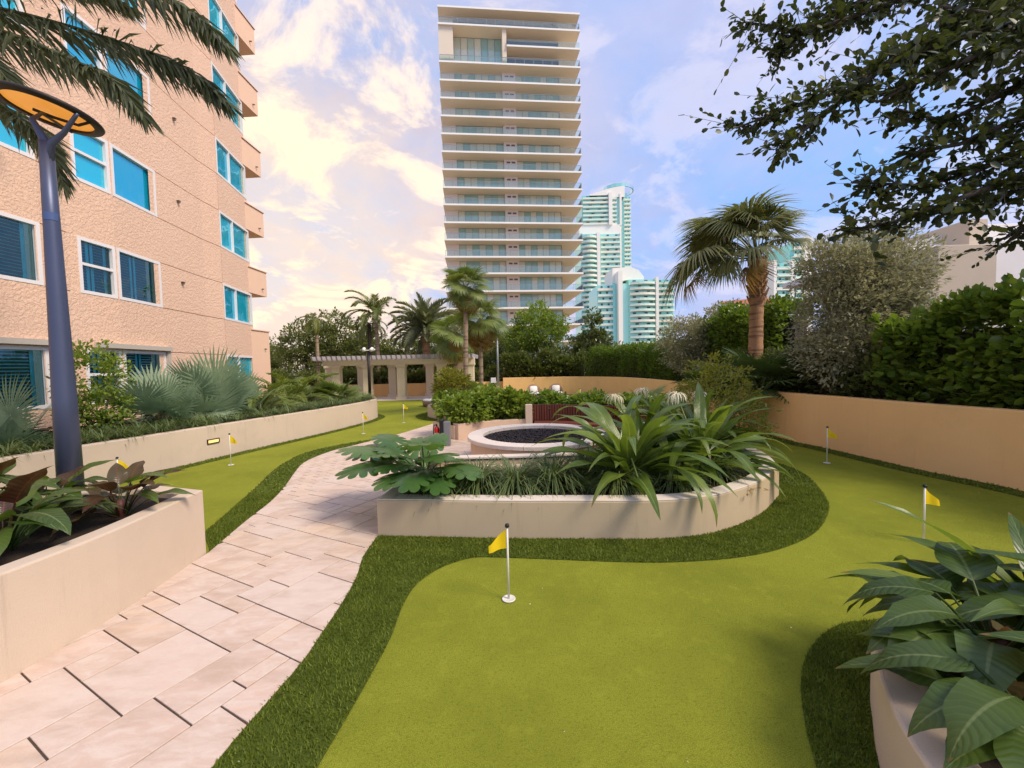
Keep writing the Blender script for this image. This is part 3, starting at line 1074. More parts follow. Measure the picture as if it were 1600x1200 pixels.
cols = {0: [(seg_s(0, -150, 390), seg_s(0, 64, 390), (.45,), False)], 2: [(max(.03, seg_s(2, 124, 430)), seg_frame(2)[3] - .03, (), True)], 3: [(.03, seg_s(3, 251, 430), (), False)],
        6: [(seg_s(6, 343, 350), seg_s(6, 387, 350), (.42,), False)]}
for i in range(len(FP) - 1):
    wins, L = [], seg_frame(i)[3]
    for s0, s1, mull, rail in cols.get(i, []):
        for k in range(NF):
            za, zb = SILL0 + STO * k, HEAD0 + STO * k
            wins.append((s0, s1, za, zb))
            window(i, s0, s1, za, zb, k < 2 and i < 4, mull, rail)
            if k == 0 and i in (0, 3):
                hb = MB()
                a, b = (s0 - .2, s1 + .14)
                if i == 3:
                    a = -.9
                for (q0, q1, c, d, dd) in ((a, b, zb + .03, zb + .16, .15), (b - .12, b, za - .1, zb + .03, .08)):
                    v = [wpt(i, x, z_, dp) for dp in (.004, dd) for x, z_ in ((q0, c), (q1, c), (q1, d), (q0, d))]
                    hb.add(v, [(3, 2, 1, 0), (4, 5, 6, 7), (0, 1, 5, 4), (1, 2, 6, 5), (2, 3, 7, 6), (3, 0, 4, 7)])
                hb.build('storm_shutter_box', pmat('storm_box', (.52, .46, .38), .6, .06, 3), bl)
    gr = []
    for k in range(NF):
        for z in (SILL0 + STO * k, HEAD0 + STO * k):
            if i in (1, 4, 5):
                gr.append((0, L, z))
            elif i == 0:
                gr.append((cols[0][0][1] + .02, L, z))
    wall_seg(i, 0, TOPZ, wins, gr)
# end wall, back and roof
wb.add([(*FP[-1], 0), (-26, FP[-1][1] + .3, 0), (-26, FP[-1][1] + .3, TOPZ), (*FP[-1], TOPZ)], [(0, 1, 2, 3)])
wb.add([(p[0], p[1], TOPZ) for p in FP] + [(-26, 19.5, TOPZ), (-26, 1, TOPZ)], [tuple(range(len(FP) + 2))])
wb.add([(*FP[0], 0), (-26, 1.0, 0), (-26, 1.0, TOPZ), (*FP[0], TOPZ)], [(3, 2, 1, 0)])
wb.build('wall', M['peach'], bl)
gb.build('score_line', M['groove'], bl)
for k in range(NF):
    z0, z1 = HEAD0 + .05 + STO * k, SILL0 - .22 + STO * (k + 1)
    m = MB()
    bx = [(-12.045, 19.256), (-12.03, 20.65), (-16.5, 20.95), (-16.5, 19.6)]
    m.prism(bx, z0, z0 + .2)
    m.wall([(-12.045, 19.26), (-12.03, 20.65), (-16.5, 20.95)], .16, z0 + .201, z1, False, .01)
    m.wall([(-12.0, 19.27), (-11.985, 20.69), (-16.5, 20.99)], .24, z1 + .001, z1 + .05, False, .008)
    b = m.build('balcony', M['peach_plain'], bl)
    sp_ = MB().tube([(-12.03, 20.25, z0 + .32), (-11.93, 20.25, z0 + .31)], .03, 8)
    link('scupper', sp_.mesh('scupper', M['bark_grey'], off=bl.location), b)
bm = MB().prism([(-12.045, 19.256), (-12.03, 20.65), (-16.5, 20.95), (-16.5, 19.6)], 0, HEAD0 + .049)
bm.build('balcony_base', M['peach_plain'], bl)
for px, py in ((270, 187), (277, 316), (284, 443)):
    s, z = on_wall(px, py, FP[4], FP[5])
    v = MB().tube([wpt(4, s, z, 0), wpt(4, s, z, .09)], .035, 8)
    v.box(wpt(4, s, z + .05, .05), (.10, .10, .015))
    v.build('wall_vent', M['bark_grey'], bl)

# ------------------------------------------------------------------ white slab tower
TL = at(700, 570, 80.0)
TR = at(913.6, 565, 82.5)
tw = thing('slab_tower', 'tall pale residential tower with wide overhanging balcony slabs and glass rails', 'building', (TL.x, TL.y, 0))
eu = Vector((TR.x - TL.x, TR.y - TL.y, 0))
TW = eu.length
eu.normalize()
ev = Vector((-eu.y, eu.x, 0))
tang = math.atan2(eu.y, eu.x)


def tp(u, v, z):
    q = Vector((TL.x, TL.y, 0)) + eu * u + ev * v
    return (q.x, q.y, z)


def tbox(m, u0, u1, v0, v1, z0, z1):
    vs = [tp(u, v, z) for z in (z0, z1) for u, v in ((u0, v0), (u1, v0), (u1, v1), (u0, v1))]
    return m.add(vs, [(3, 2, 1, 0), (4, 5, 6, 7), (0, 1, 5, 4), (1, 2, 6, 5), (2, 3, 7, 6), (3, 0, 4, 7)])


M['slab'] = pmat('tower_slab', (.78, .65, .48), .8, .04, .3)
M['slab_edge'] = pmat('tower_edge', (.88, .85, .76), .8, .03, .3)
M['tower_wall'] = pmat('tower_wall', (.84, .72, .62), .8, .05, .4)
M['tower_pane'] = glassmat('tower_pane', (.70, .88, .84), .10, .04, ((.30, .50, .42), (.74, .70, .50)))
M['tower_rail'] = glassmat('tower_rail', (.90, .96, .93), .03, .03)
M['mullion'] = pmat('mullion', (.34, .34, .31), .5, .1, 1, metal=.3)
M['louvre'] = pmat('louvre', (.16, .12, .10), .8, .1, 1)
ys = [7.6, 34.7, 94, 123, 151, 179, 207, 235, 263, 291, 318, 346, 373, 400, 426, 454, 481, 508, 535]
zs = [at(700 - .0304 * (570 - y), y, 80.0)[2] for y in ys]
zs.append(zs[-1] - 3.4)
DEP, OV, D = 22.0, 3.0, 3.0
pane_me = None
zh = (zs[1] + zs[2]) / 2
for k, z in enumerate(zs):
    m = MB()
    tbox(m, 0, TW, 0, DEP, z - .26, z)
    s_o = m.build('slab', M['slab'], tw)
    m = MB()
    tbox(m, -.02, TW + .02, -.03, .0, z - .30, z + .02)
    tbox(m, TW + .001, TW + .03, 0, DEP, z - .30, z + .02)
    link('slab_edge', m.mesh('slab_edge', M['slab_edge'], off=tw.location), s_o)
    if k == 0:
        continue
    m = MB()
    tbox(m, .1, TW - .1, .08, .10, z, z + 1.1)
    tbox(m, TW - .12, TW - .10, .1, DEP - .2, z, z + 1.1)
    r = m.build('railing', M['tower_rail'], tw)
    m = MB()
    u = .1
    while u < TW:
        tbox(m, u, u + .05, .06, .12, z, z + 1.12)
        u += 1.78
    tbox(m, .1, TW - .1, .06, .12, z + 1.1, z + 1.15)
    tbox(m, TW - .14, TW - .08, .1, DEP - .2, z + 1.1, z + 1.15)
    link('rail_frame', m.mesh('rail_frame', M['mullion'], off=tw.location), r)
    top = zs[k - 1] - .26
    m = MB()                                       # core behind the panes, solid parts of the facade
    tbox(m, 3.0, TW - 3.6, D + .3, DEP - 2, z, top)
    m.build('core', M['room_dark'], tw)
    m = MB()
    tbox(m, .3, .5, D + .01, DEP - 1, z, top)
    tbox(m, .5, 2.7, D, D + .3, z, top)
    m.build('wall_panel', M['tower_wall'], tw)
    if k >= 3:
        m = MB()
        tbox(m, 12.0, 14.6, D - .7, D + .29, z, top)
        m.build('service_panel', M['tower_wall'], tw)
        for du in (12.5, 13.5):
            m = MB()
            tbox(m, du, du + .7, D - .76, D - .705, top - .75, top - .45)
            m.build('louvre', M['louvre'], tw)
    if k == 1:
        continue
    runs = ((2.75, 11.95, 7), (14.65, TW - 3.7, 7)) if k >= 3 else ((2.75, 12.0, 7),)
    for u0, u1, npn in runs:
        mm = MB()
        for j in range(npn + 1):
            u = u0 + (u1 - u0) * j / npn
            tbox(mm, u - .05, u + .05, D - .06, D + .04, z, top)
        tbox(mm, u0, u1, D - .05, D + .03, top - .08, top)
        mm.build('mullion_frame', M['mullion'], tw)
        for j in range(npn):
            a, b = u0 + (u1 - u0) * j / npn + .05, u0 + (u1 - u0) * (j + 1) / npn - .05
            pm = MB().add([tp(a, D, z), tp(b, D, z), tp(b, D, top - .08), tp(a, D, top - .08)], [(0, 1, 2, 3)])
            pm.build('pane', M['tower_pane'], tw)
    # side glazing under the right overhang
    pm = MB().add([tp(TW - 3.6, D, z), tp(TW - 3.6, DEP - 3, z), tp(TW - 3.6, DEP - 3, top), tp(TW - 3.6, D, top)], [(0, 1, 2, 3)])
    pm.build('pane', M['tower_pane'], tw)
m = MB()
tbox(m, 12.8, TW, 0, DEP, zh - .26, zh)
s_o = m.build('slab', M['slab'], tw)
m = MB()
tbox(m, 12.8, TW + .02, -.03, 0, zh - .3, zh + .02)
link('slab_edge', m.mesh('slab_edge', M['slab_edge'], off=tw.location), s_o)
m = MB()
tbox(m, 12.9, TW - .1, .08, .10, zh, zh + 1.1)
m.build('railing', M['tower_rail'], tw)
m = MB()
tbox(m, 0.02, 2.7, .4, D, zs[2] + .02, zs[1] - .27)
m.build('wall_panel', M['slab'], tw)
m = MB()
tbox(m, 12.0, 12.8, .4, D, zs[2] + .02, zs[1] - .27)
m.build('wall_panel', M['slab'], tw)


# ------------------------------------------------------------------ far teal towers
M['teal_glass'] = glassmat('teal_glass', (.60, .92, .86), .16, .05, ((.22, .66, .58), (.36, .76, .66)))
M['far_white'] = pmat('far_white', (.88, .84, .74), .8, .04, .05)
M['far_cream'] = pmat('far_cream', (.78, .76, .60), .8, .04, .05)
M['aqua'] = pmat('aqua_rail', (.56, .80, .66), .4, .08, .05)
M['dark_void'] = pmat('dark_void', (.08, .12, .12), .8, .3, .2)


def far_block(b, x0, x1, ytop, ybot, Y, depth, nfl, strips, cols_=(), bow=0.0):
    """one mass of a far tower: glass body, balcony slabs with aqua rails, upright white piers"""
    A, Bq = at(x0, ytop, Y), at(x1, ytop, Y)
    xa, xb, zt = A.x, Bq.x, A.z
    zb_ = at((x0 + x1) / 2, ybot, Y).z
    m = MB().box(((xa + xb) / 2, Y + depth / 2, (zt + zb_) / 2), (xb - xa, depth, zt - zb_))
    m.build('glass_body', M['teal_glass'], b)
    h = (zt - zb_) / nfl

    def bowed(f0, f1, d0, d1, z0, z1, n=6):
        m_ = MB()
        pts = []
        for j in range(n + 1):
            f = f0 + (f1 - f0) * j / n
            pts.append((xa + (xb - xa) * f, Y - d1 - bow * math.sin(math.pi * j / n)))
        pts += [(xa + (xb - xa) * f1, Y - d0), (xa + (xb - xa) * f0, Y - d0)]
        return m_.prism(pts, z0, z1)
    for f0, f1 in strips:
        for k in range(nfl):
            z = zb_ + h * k
            s_ = bowed(f0, f1, .02, 1.6, z, z + h * .13).build('slab', M['far_white'], b)
            link('rail', bowed(f0, f1, 1.45, 1.55, z + h * .13, z + h * .42).mesh('rail', M['aqua' if k % 5 else 'far_cream'], off=b.location), s_)
            for q in range(2):
                f = f0 + (f1 - f0) * (.2 + .45 * q + .1 * ((k * 7 + q * 3) % 3))
                w_ = (xb - xa) * (f1 - f0) * .12
                x_ = xa + (xb - xa) * f
                m2 = MB().box((x_, Y - .06, z + h * .62), (w_, .1, h * .5))
                m2.build('window', M['dark_void'], b)
    for f0, f1, up, pr in cols_:
        up = max(up, .4)
        m2 = MB().box((xa + (xb - xa) * (f0 + f1) / 2, Y + depth / 2 - pr / 2 - .3, (zt + up + zb_) / 2 - .2), ((xb - xa) * (f1 - f0) + .37, depth + pr - .5, zt + up - zb_ + .4))
        m2.build('pier', M['far_white'], b)
    return xa, xb, zt, zb_


bt = thing('teal_tower', 'slender white and turquoise high rise with a curved crown rising behind the slab tower', 'building', (at(945, 560, 260).x, 260, 0))
far_block(bt, 909, 955, 306, 352, 262, 22, 7, ((.02, .90),), ((.90, 1.0, 1, 2.2),))
far_block(bt, 953, 969, 306, 352, 263, 22, 7, ((.05, .6),), ((.92, 1.05, 1, 1.5),))
far_block(bt, 967, 985, 308, 425, 268, 20, 18, ((.4, .98),), ((.0, .12, 2, 1.0),))
for x0, x1, y0, y1, Y in ((905, 969, 352, 366, 261),):
    A, Bq = at(x0, y0, Y), at(x1, y1, Y)
    MB().box(((A.x + Bq.x) / 2, Y + 11, (A.z + Bq.z) / 2), (Bq.x - A.x, 22, A.z - Bq.z)).build('band', M['far_white'], bt)
far_block(bt, 907, 933, 366, 545, 256, 24, 24, ((.0, .96),), ((.96, 1.12, 0, 2.0),), 3.0)
far_block(bt, 936, 969, 366, 545, 259, 24, 24, ((.05, .95),), ((.97, 1.0, 0, 1.2),))
A, Bq = at(936, 306, 262), at(976, 293, 262)
cr_ = MB()
prof = []
for j in range(13):
    f = j / 12
    prof.append((A.x - 6 + (Bq.x - A.x + 6) * f, 0, A.z + (Bq.z - A.z) * math.sin(f * math.pi * .5) ** 1.3))
v = [(p[0], 262, A.z - 1) for p in prof] + [(p[0], 262, p[2] + 1) for p in prof] + [(p[0], 282, A.z - 1) for p in prof] + [(p[0], 282, p[2] + 1) for p in prof]
f = []
for j in range(12):
    f += [(j, j + 1, 14 + j, 13 + j), (26 + j + 1, 26 + j, 39 + j, 40 + j), (13 + j, 14 + j, 40 + j, 39 + j)]
f.append((12, 38, 51, 25))
cr_.add(v, f)
cr_.build('crown', M['far_white'], bt)
ring_ = MB().lathe([(9.5, 0), (9.5, 2.0), (10, 2.0), (10, 0)], 20, (at(966, 300, 270).x, 272, at(966, 299, 270).z))
ring_.build('roof_screen', M['teal_glass'], bt)

bt = thing('teal_midrise', 'lower white and turquoise block with bowed balconies and a tall white stair core', 'building', (at(1000, 560, 190).x, 190, 0))
far_block(bt, 933, 957, 446, 545, 190, 20, 11, ((.0, .98),))
far_block(bt, 957, 965, 443, 545, 189, 20, 11, ())
far_block(bt, 973, 982, 443, 545, 189, 20, 11, ())
far_block(bt, 982, 1024, 437, 545, 188.5, 20, 13, ((.02, .98),), ((.98, 1.05, .5, 2.0),), 1.8)
far_block(bt, 1025, 1052, 437, 545, 191, 20, 13, ((.05, .98),), (), 1.0)
A, Bq = at(965, 424, 187), at(973, 545, 187)
MB().box(((A.x + Bq.x) / 2, 196, (A.z + Bq.z) / 2), (Bq.x - A.x, 20, A.z - Bq.z)).build('stair_core', M['far_white'], bt)
pts = [(957, 443), (957, 419), (985, 417), (998, 422), (1006, 432), (1006, 437), (982, 437)]
w3 = [at(x, y, 192) for x, y in pts]
MB().add([tuple(p) for p in w3] + [(p.x, p.y + 16, p.z) for p in w3], [tuple(range(6, -1, -1)), tuple(range(7, 14))] + [(i, (i + 1) % 7, 7 + (i + 1) % 7, 7 + i) for i in range(7)]).build('penthouse', M['far_white'], bt)

bt = thing('hazy_highrise', 'pale distant high rise with blue balconies half hidden behind the silver tree', 'building', (at(1230, 560, 150).x, 150, 0))
far_block(bt, 1206, 1236, 412, 560, 152, 16, 14, ((.1, .9),), ((.9, 1.0, 1, 1.5), (.0, .1, 1, 1.5)))
far_block(bt, 1234, 1266, 380, 560, 155, 16, 16, ((.08, .6),), ((.62, 1.0, 2, 1.0),))

# white house with a red tiled roof
HY = 46.0
hs = thing('white_house', 'white house with a red tiled roof glimpsed behind the leaning palm', 'house', (at(1185, 560, HY).x, HY, 0))
A, Bq = at(1155, 478, HY), at(1212, 560, HY)
MB().box(((A.x + Bq.x) / 2, HY + 3, (A.z) / 2), (Bq.x - A.x, 6, A.z)).build('wall', M['far_white'], hs)
z_r = at(1160, 466, HY).z
A = Vector((A.x, A.y, A.z - .35))
z_r -= .6
rm = MB().add([(A.x - .6, HY - .7, A.z), (Bq.x + .6, HY - .7, A.z + .4), (Bq.x + .6, HY + 3, z_r + .9), (A.x - .6, HY + 3, z_r + .5), (A.x - .6, HY - .7, A.z + .2), (Bq.x + .6, HY - .7, A.z + .6), (Bq.x + .6, HY + 3, z_r + 1.1), (A.x - .6, HY + 3, z_r + .7)],
              [(3, 2, 1, 0), (4, 5, 6, 7), (0, 1, 5, 4), (1, 2, 6, 5), (2, 3, 7, 6), (3, 0, 4, 7)])
rm.build('roof', pmat('roof_tile', (.42, .12, .07), .8, .25, 6, .5, 12), hs)
for x0, x1 in ((1157, 1161.5), (1162.5, 1166.5), (1167.5, 1171)):
    a, b = at(x0, 477, HY - .05), at(x1, 491, HY - .05)
    w_ = MB().box(((a.x + b.x) / 2, HY - .04, (a.z + b.z) / 2), (b.x - a.x, .08, a.z - b.z)).build('window', M['frame'], hs)
    link('pane', MB().box(((a.x + b.x) / 2, HY - .09, (a.z + b.z) / 2), ((b.x - a.x) * .8, .02, (a.z - b.z) * .9)).mesh('pane', M['teal_glass'], off=hs.location), w_)

# stepped concrete villa
VY = 17.0
vl = thing('concrete_villa', 'stepped beige and white villa with flat roof terraces above the right hand hedge', 'house', (at(1500, 560, VY).x, VY, 0))
for x0, x1, y0, y1, d0, dep, nm, mt in ((1466, 1553, 383, 560, 0, 6, 'wall', 'villa_tan'), (1553, 1700, 376, 560, .6, 6, 'wall', 'villa_white'), (1418, 1466, 447, 560, -.3, 4, 'terrace_wall', 'villa_tan'),
                                        (1434, 1466, 404, 412, .4, 4, 'beam', 'villa_grey'), (1453, 1459, 412, 446, .5, .35, 'column', 'villa_white'), (1420, 1600, 384, 392, 2.5, 9, 'roof_slab', 'villa_white'),
                                        (1424, 1466, 391, 560, 5, 4, 'wall', 'villa_white'), (1515, 1543, 342, 384, 2, 5, 'stair_tower', 'villa_tan'), (1543, 1690, 350, 377, 2.6, 6, 'wall', 'villa_white'), (1456, 1516, 368, 384, 3.2, 5, 'parapet', 'villa_white')):
    if mt not in M:
        M[mt] = pmat(mt, {'villa_tan': (.56, .46, .34), 'villa_white': (.80, .75, .70), 'villa_grey': (.34, .38, .34)}[mt], .85, .08, 1.5, .3, 30)
    a, b = at(x0, y0, VY + d0), at(x1, y1, VY + d0)
    MB().bbox(((a.x + b.x) / 2, VY + d0 + dep / 2, (a.z + b.z) / 2), (b.x - a.x, dep, a.z - b.z), .02).build(nm, M[mt], vl)

# ------------------------------------------------------------------ pergola
PY = 26.0
pg = thing('pergola', 'cream colonnade pergola with grey rafters over a low orange wall', 'pergola', (at(628, 624, PY).x, PY, 0))
dirp = math.radians(4)
Zb, Zt = 2.26, 2.62
for row, Y, pxs in ((0, PY, (527, 575, 628, 690, 735)), (1, PY + 2.6, (516, 566, 614, 672, 722))):
    for px in pxs:
        x = at(px, 590, Y).x
        m = MB().bbox((x, Y, .12), (.66, .66, .24), .02)
        m.bbox((x, Y, 1.16), (.50, .50, 1.84), .02)
        m.bbox((x, Y, Zb - .08), (.62, .62, .12), .015)
        m.bbox((x, Y, Zb - .17), (.56, .56, .07), .01)
        m.build('column', M['pergola_cream'], pg)
    x0, x1 = at(505, 570, Y).x, at(742, 570, Y).x
    MB().bbox(((x0 + x1) / 2, Y, Zb + .14), (x1 - x0, .34, .32), .015).build('beam', M['pergola_cream'], pg)
x = at(500, 566, PY).x
x1 = at(745, 566, PY).x
rfm = MB().add([(-.05, -1.0, .0), (.05, -1.0, .0), (.05, 3.6, .0), (-.05, 3.6, .0), (-.05, -1.15, .26), (.05, -1.15, .26), (.05, 3.75, .26), (-.05, 3.75, .26)],
               [(3, 2, 1, 0), (4, 5, 6, 7), (0, 1, 5, 4), (1, 2, 6, 5), (2, 3, 7, 6), (3, 0, 4, 7)]).mesh('rafter', M['pergola_slat'])
while x < x1:
    link('rafter', rfm, pg, (x - pg.location.x, 0, Zb + .302))
    x += .30
xw0, xw1 = at(505, 600, PY + 3.4).x, at(790, 600, PY + 3.4).x
MB().wall([(xw0, PY + 2.9), (xw1, PY + 2.9)], .25, 0, .92, False).build('back_wall', M['stucco_orange'], pg)
MB().bbox(((xw0 + xw1) / 2, PY + 1.2, .03), (xw1 - xw0, 3.3, .06), .01).build('floor_slab', M['coping_white'], pg)

# ------------------------------------------------------------------ lamp posts
rad_ = math.radians
LB = P(112, 775, LPZ - .07)
ltop = at(72, 222, LB.y)
lp = thing('amber_lamp', 'tall blue grey post lamp with a tilted disc shade and glowing amber lens', 'lamp', tuple(LB))
zt = ltop.z - LB.z
m = MB().tube([(0, 0, 0), (0, 0, zt * .28), (0, 0, zt * .49), (0, 0, zt * .78), (0, 0, zt)], [.114, .104, .088, .070, .060], 20)
m.build('pole', M['lamp_blue'], lp, True, world=False)
MB().lathe([(0, 0), (.22, 0), (.22, .025), (.20, .035), (0, .035)], 24).build('base_plate', M['lamp_blue'], lp, world=False)
disc_c = at(77, 177, LB.y + .05) - LB
dn = Vector((.17, .06, 1)).normalized()
q = dn.to_track_quat('Z', 'Y')
mw = Matrix.Translation(disc_c) @ q.to_matrix().to_4x4()
Rd = .435


def disc_mesh(prof, n=40):
    b = MB().lathe(prof, n)
    b.v = [tuple(mw @ Vector(p)) for p in b.v]
    return b


def rim(deg, r=1.0, z=0.0):
    return mw @ Vector((Rd * r * math.cos(rad_(deg)), Rd * r * math.sin(rad_(deg)), z))


disc_mesh([(Rd - .075, .0), (Rd, .005), (Rd + .012, .03), (Rd - .01, .05), (.3, .085), (0, .095), (0, .06), (Rd - .075, .035), (Rd - .075, 0)]).build('shade', M['dark_metal'], lp, True, world=False)
disc_mesh([(0, .030), (Rd - .078, .026)]).build('lens', pmat('amber_lens', (.80, .36, .06), .35, .45, 4, emit=(1.0, .38, .06, .34)), lp, world=False)
x_ax = q.to_matrix() @ Vector((1, 0, 0))
a0 = -math.degrees(math.atan2(x_ax.y, x_ax.x))
neck = Vector((0, 0, zt))
e1 = rim(a0 + 112, .93)
MB().tube([neck - Vector((0, 0, .35)), neck, neck.lerp(rim(a0 - 100, .5, -.04), .6), rim(a0 - 120, .12, -.035), e1], [.060, .046, .028, .017, .014], 10).build('arm', M['lamp_blue'], lp, True, world=False)
e2 = rim(a0 - 12, .97)
MB().tube([neck - Vector((0, 0, .3)), neck + Vector((.05, 0, -.02)), neck.lerp(e2, .55) + Vector((.0, 0, -.07)), e2 + Vector((-.03, 0, -.03)), e2], [.05, .040, .026, .020, .016], 10).build('arm', M['lamp_blue'], lp, True, world=False)
MB().tube([rim(a0 - 140, .28, -.02), rim(a0 + 100, .12, -.012), rim(a0 + 45, .52, -.008), rim(a0 + 10, .90, 0)], [.017, .017, .016, .014], 8).build('rib', M['dark_metal'], lp, True, world=False)
zs_ = at(88, 340, LB.y).z - LB.z
MB().lathe([(.0735, 0), (.0735, .085)], 8, (0, 0, zs_ - .04), -100, 0).build('pole_sticker', pmat('sticker_blue', (.06, .10, .24), .5, .05, 5), lp, True, world=False)

b1 = at(577, 622, 24.0)
lp2 = thing('spot_lamp', 'slim dark brown post with a pair of white spotlights in front of the pergola', 'lamp', (b1.x, 20.5, LWZ - .05))
lp2.location.x = at(577, 590, 20.5).x
h2 = at(577, 548, 20.5).z - lp2.location.z
MB().tube([(0, 0, 0), (0, 0, h2)], .075, 12).build('pole', M['dark_metal'], lp2, True, world=False)
MB().bbox((0, 0, h2 + .02), (.5, .07, .05), .01).build('crossbar', M['white_paint'], lp2, world=False)
for s in (-1, 1):
    MB().tube([(s * .17, -.16, h2 + .0), (s * .20, .0, h2 + .11), (s * .2, .12, h2 + .12)], [.09, .075, .045], 12).build('spotlight', M['white_paint'], lp2, True, world=False)
gy = 27.0
gb_ = at(778, 580, gy)
lp3 = thing('grey_lamp', 'thin grey lamp post with a small flat head among the palms', 'lamp', (gb_.x, gy, 0))
h3 = at(778, 517, gy).z
MB().tube([(0, 0, 0), (0, 0, h3)], [.085, .06], 10).build('pole', M['grey_metal'], lp3, True, world=False)
MB().bbox((0, -.12, h3 + .03), (.26, .5, .07), .015).build('head', M['grey_metal'], lp3, world=False)

# ------------------------------------------------------------------ golf flags
flag_spots = [((795, 937), 'yellow golf flag in the open green before the central planter', -1, .65), ((1443, 848), 'yellow golf flag behind the broad dark leaves of the curved planter', 1, .62),
              ((1292, 724), 'small yellow golf flag close to the orange wall', 1, .70), ((361, 727), 'small yellow golf flag beside the step light in the long planter wall', 1, .68),
              ((568, 678), 'yellow golf flag at the narrow strip near the end of the long planter', 1, .66), ((631, 661), 'yellow golf flag in the far lawn before the pergola', 1, .72),
              ((187, 778), 'yellow golf flag half hidden behind the dark leaved plant in the wedge planter', 1, .66), ((907, 628), 'tiny yellow golf flag on the lawn beyond the slatted bench', -1, .7)]
flag_me = {}
for s in (-1, 1):
    nx, nz = 8, 5
    v, f = [], []
    for i in range(nx + 1):
        u = i / nx
        for j in range(nz + 1):
            w_ = j / nz
            half = .085 * (1 - u) + .028 * u
            v.append((s * (.012 + .155 * u), .022 * math.sin(u * 5.5) * u ** .6 + .01 * w_ * u, -.06 * u * 1.35 + (w_ - .5) * 2 * half))
    for i in range(nx):
        for j in range(nz):
            a = i * (nz + 1) + j
            f.append((a, a + nz + 1, a + nz + 2, a + 1))
    flag_me[s] = MB().add(v, f).mesh('flag_cloth', M['flag_yellow'], True)
cup_me = MB().lathe([(0, .003), (.048, .003), (.052, .006), (.058, .006), (.06, .001)], 24).mesh('cup_rim', M['pole_white'], True)
cap_me = MB().lathe([(0, .03), (.016, .027), (.02, .015), (.019, 0), (0, 0)], 12).mesh('pole_cap', M['black'], True)
for (px, py), lab, s, hh in flag_spots:
    b = P(px, py, .0)
    fl = thing('golf_flag', lab, 'flag', (b.x, b.y, .008), 'golf flags on the greens')
    fl.rotation_euler.z = random.uniform(-.35, .35)
    link('pole', MB().tube([(0, 0, 0), (0, 0, hh)], .0095, 8).mesh('pole', M['pole_white'], True), fl)
    link('flag_cloth', flag_me[s], fl, (0, 0, hh - .11))
    link('pole_cap', cap_me, fl, (0, 0, hh - .008))
    link('cup_rim', cup_me, fl)

# ------------------------------------------------------------------ fire extinguisher and its post
b = P(697, 697)
ep = thing('service_post', 'black fronted grey service post beside the path near the fire pit', 'post', (b.x, b.y, 0))
MB().bbox((.02, 0, .32), (.20, .20, .64), .008).build('body', M['grey_metal'], ep, world=False)
MB().bbox((-.085, -.03, .345), (.10, .22, .69), .008).build('front_panel', M['black'], ep, world=False)
b = P(687, 698)
fx = thing('fire_extinguisher', 'red fire extinguisher hung on the black service post', 'extinguisher', (ep.location.x - .22, ep.location.y - .04, .14))
MB().lathe([(0, 0), (.055, 0), (.066, .015), (.066, .30), (.055, .35), (.025, .375), (.022, .40), (0, .40)], 20).build('cylinder', M['red'], fx, True, world=False)
MB().lathe([(.0672, .10), (.0672, .22)], 20).build('label_band', M['white_paint'], fx, world=False)
MB().tube([(0, 0, .39), (0, 0, .43)], .02, 10).build('valve', M['black'], fx, world=False)
MB().box((.0, -.035, .44), (.02, .12, .014)).build('lever', M['black'], fx, world=False)
MB().tube([(0, 0, .42), (-.06, -.02, .42), (-.085, -.03, .34), (-.082, -.03, .15)], .011, 8).build('hose', M['black'], fx, True, world=False)


# ------------------------------------------------------------------ wicker seats
def daybed(name, label, loc, rz, w=1.5):
    t = thing(name, label, 'lounger' if w > 1 else 'chair', loc, None, rz)
    n = 18
    v, f = [], []
    for k, (zf, r) in enumerate(((0, .72), (.12, .85), (.5, 1.0), (1.0, 1.04))):
        for i in range(n + 1):
            a = math.radians(-20 + 220 * i / n)
            back = max(0, math.sin(a))
            hgt = .30 + .55 * back
            v.append((w / 2 * r * math.cos(a), w / 2 * r * math.sin(a) * .85, hgt * zf))
    for k in range(3):
        for i in range(n):
            a = k * (n + 1) + i
            f.append((a, a + 1, a + n + 2, a + n + 1))
    shell = MB().add(v, f).build('wicker_shell', M['wicker'], t, True, world=False)
    md = shell.modifiers.new('thickness', 'SOLIDIFY')
    md.thickness = .05
    MB().lathe([(0, .02), (w * .44, .02), (w * .46, .26), (0, .26)], 20).build('wicker_base', M['wicker'], t, True, world=False)
    MB().lathe([(0, .26), (w * .42, .26), (w * .445, .30), (w * .43, .36), (0, .38)], 20).build('seat_cushion', M['cushion'], t, True, world=False)
    p = MB().bbox((0, 0, 0), (w * .5, .14, .40), .05).build('back_cushion', M['cushion'], t, True, world=False, loc=(0, w * .30, .56), rot=(-.3, 0, .0))
    return t


b = P(672, 636)
daybed('wicker_daybed', 'round wicker daybed with pale cushions on the lawn beside the round planter', (b.x + .3, b.y + .5, .01), math.radians(-60), 1.7)
b = P(868, 616)
daybed('wicker_chair', 'wicker tub chair with a white back cushion against the orange wall', (at(868, 610, 25.0).x, 25.0, .01), math.radians(-10), .95)
daybed('wicker_chair', 'wicker tub chair almost hidden behind spiky leaves beside the bench planter', (at(836, 610, 24.6).x, 24.6, .01), math.radians(15), .95)
sg = at(771, 595, 15.3)
t = thing('utility_sign', 'small blank white plate on a short stake among the shrubs', 'sign', (sg.x, 15.3, 0))
MB().tube([(0, 0, 0), (0, 0, sg.z)], .02, 8).build('stake', M['dark_metal'], t, world=False)
MB().bbox((0, -.03, sg.z + .02), (.19, .03, .19), .006).build('plate', M['white_paint'], t, world=False)
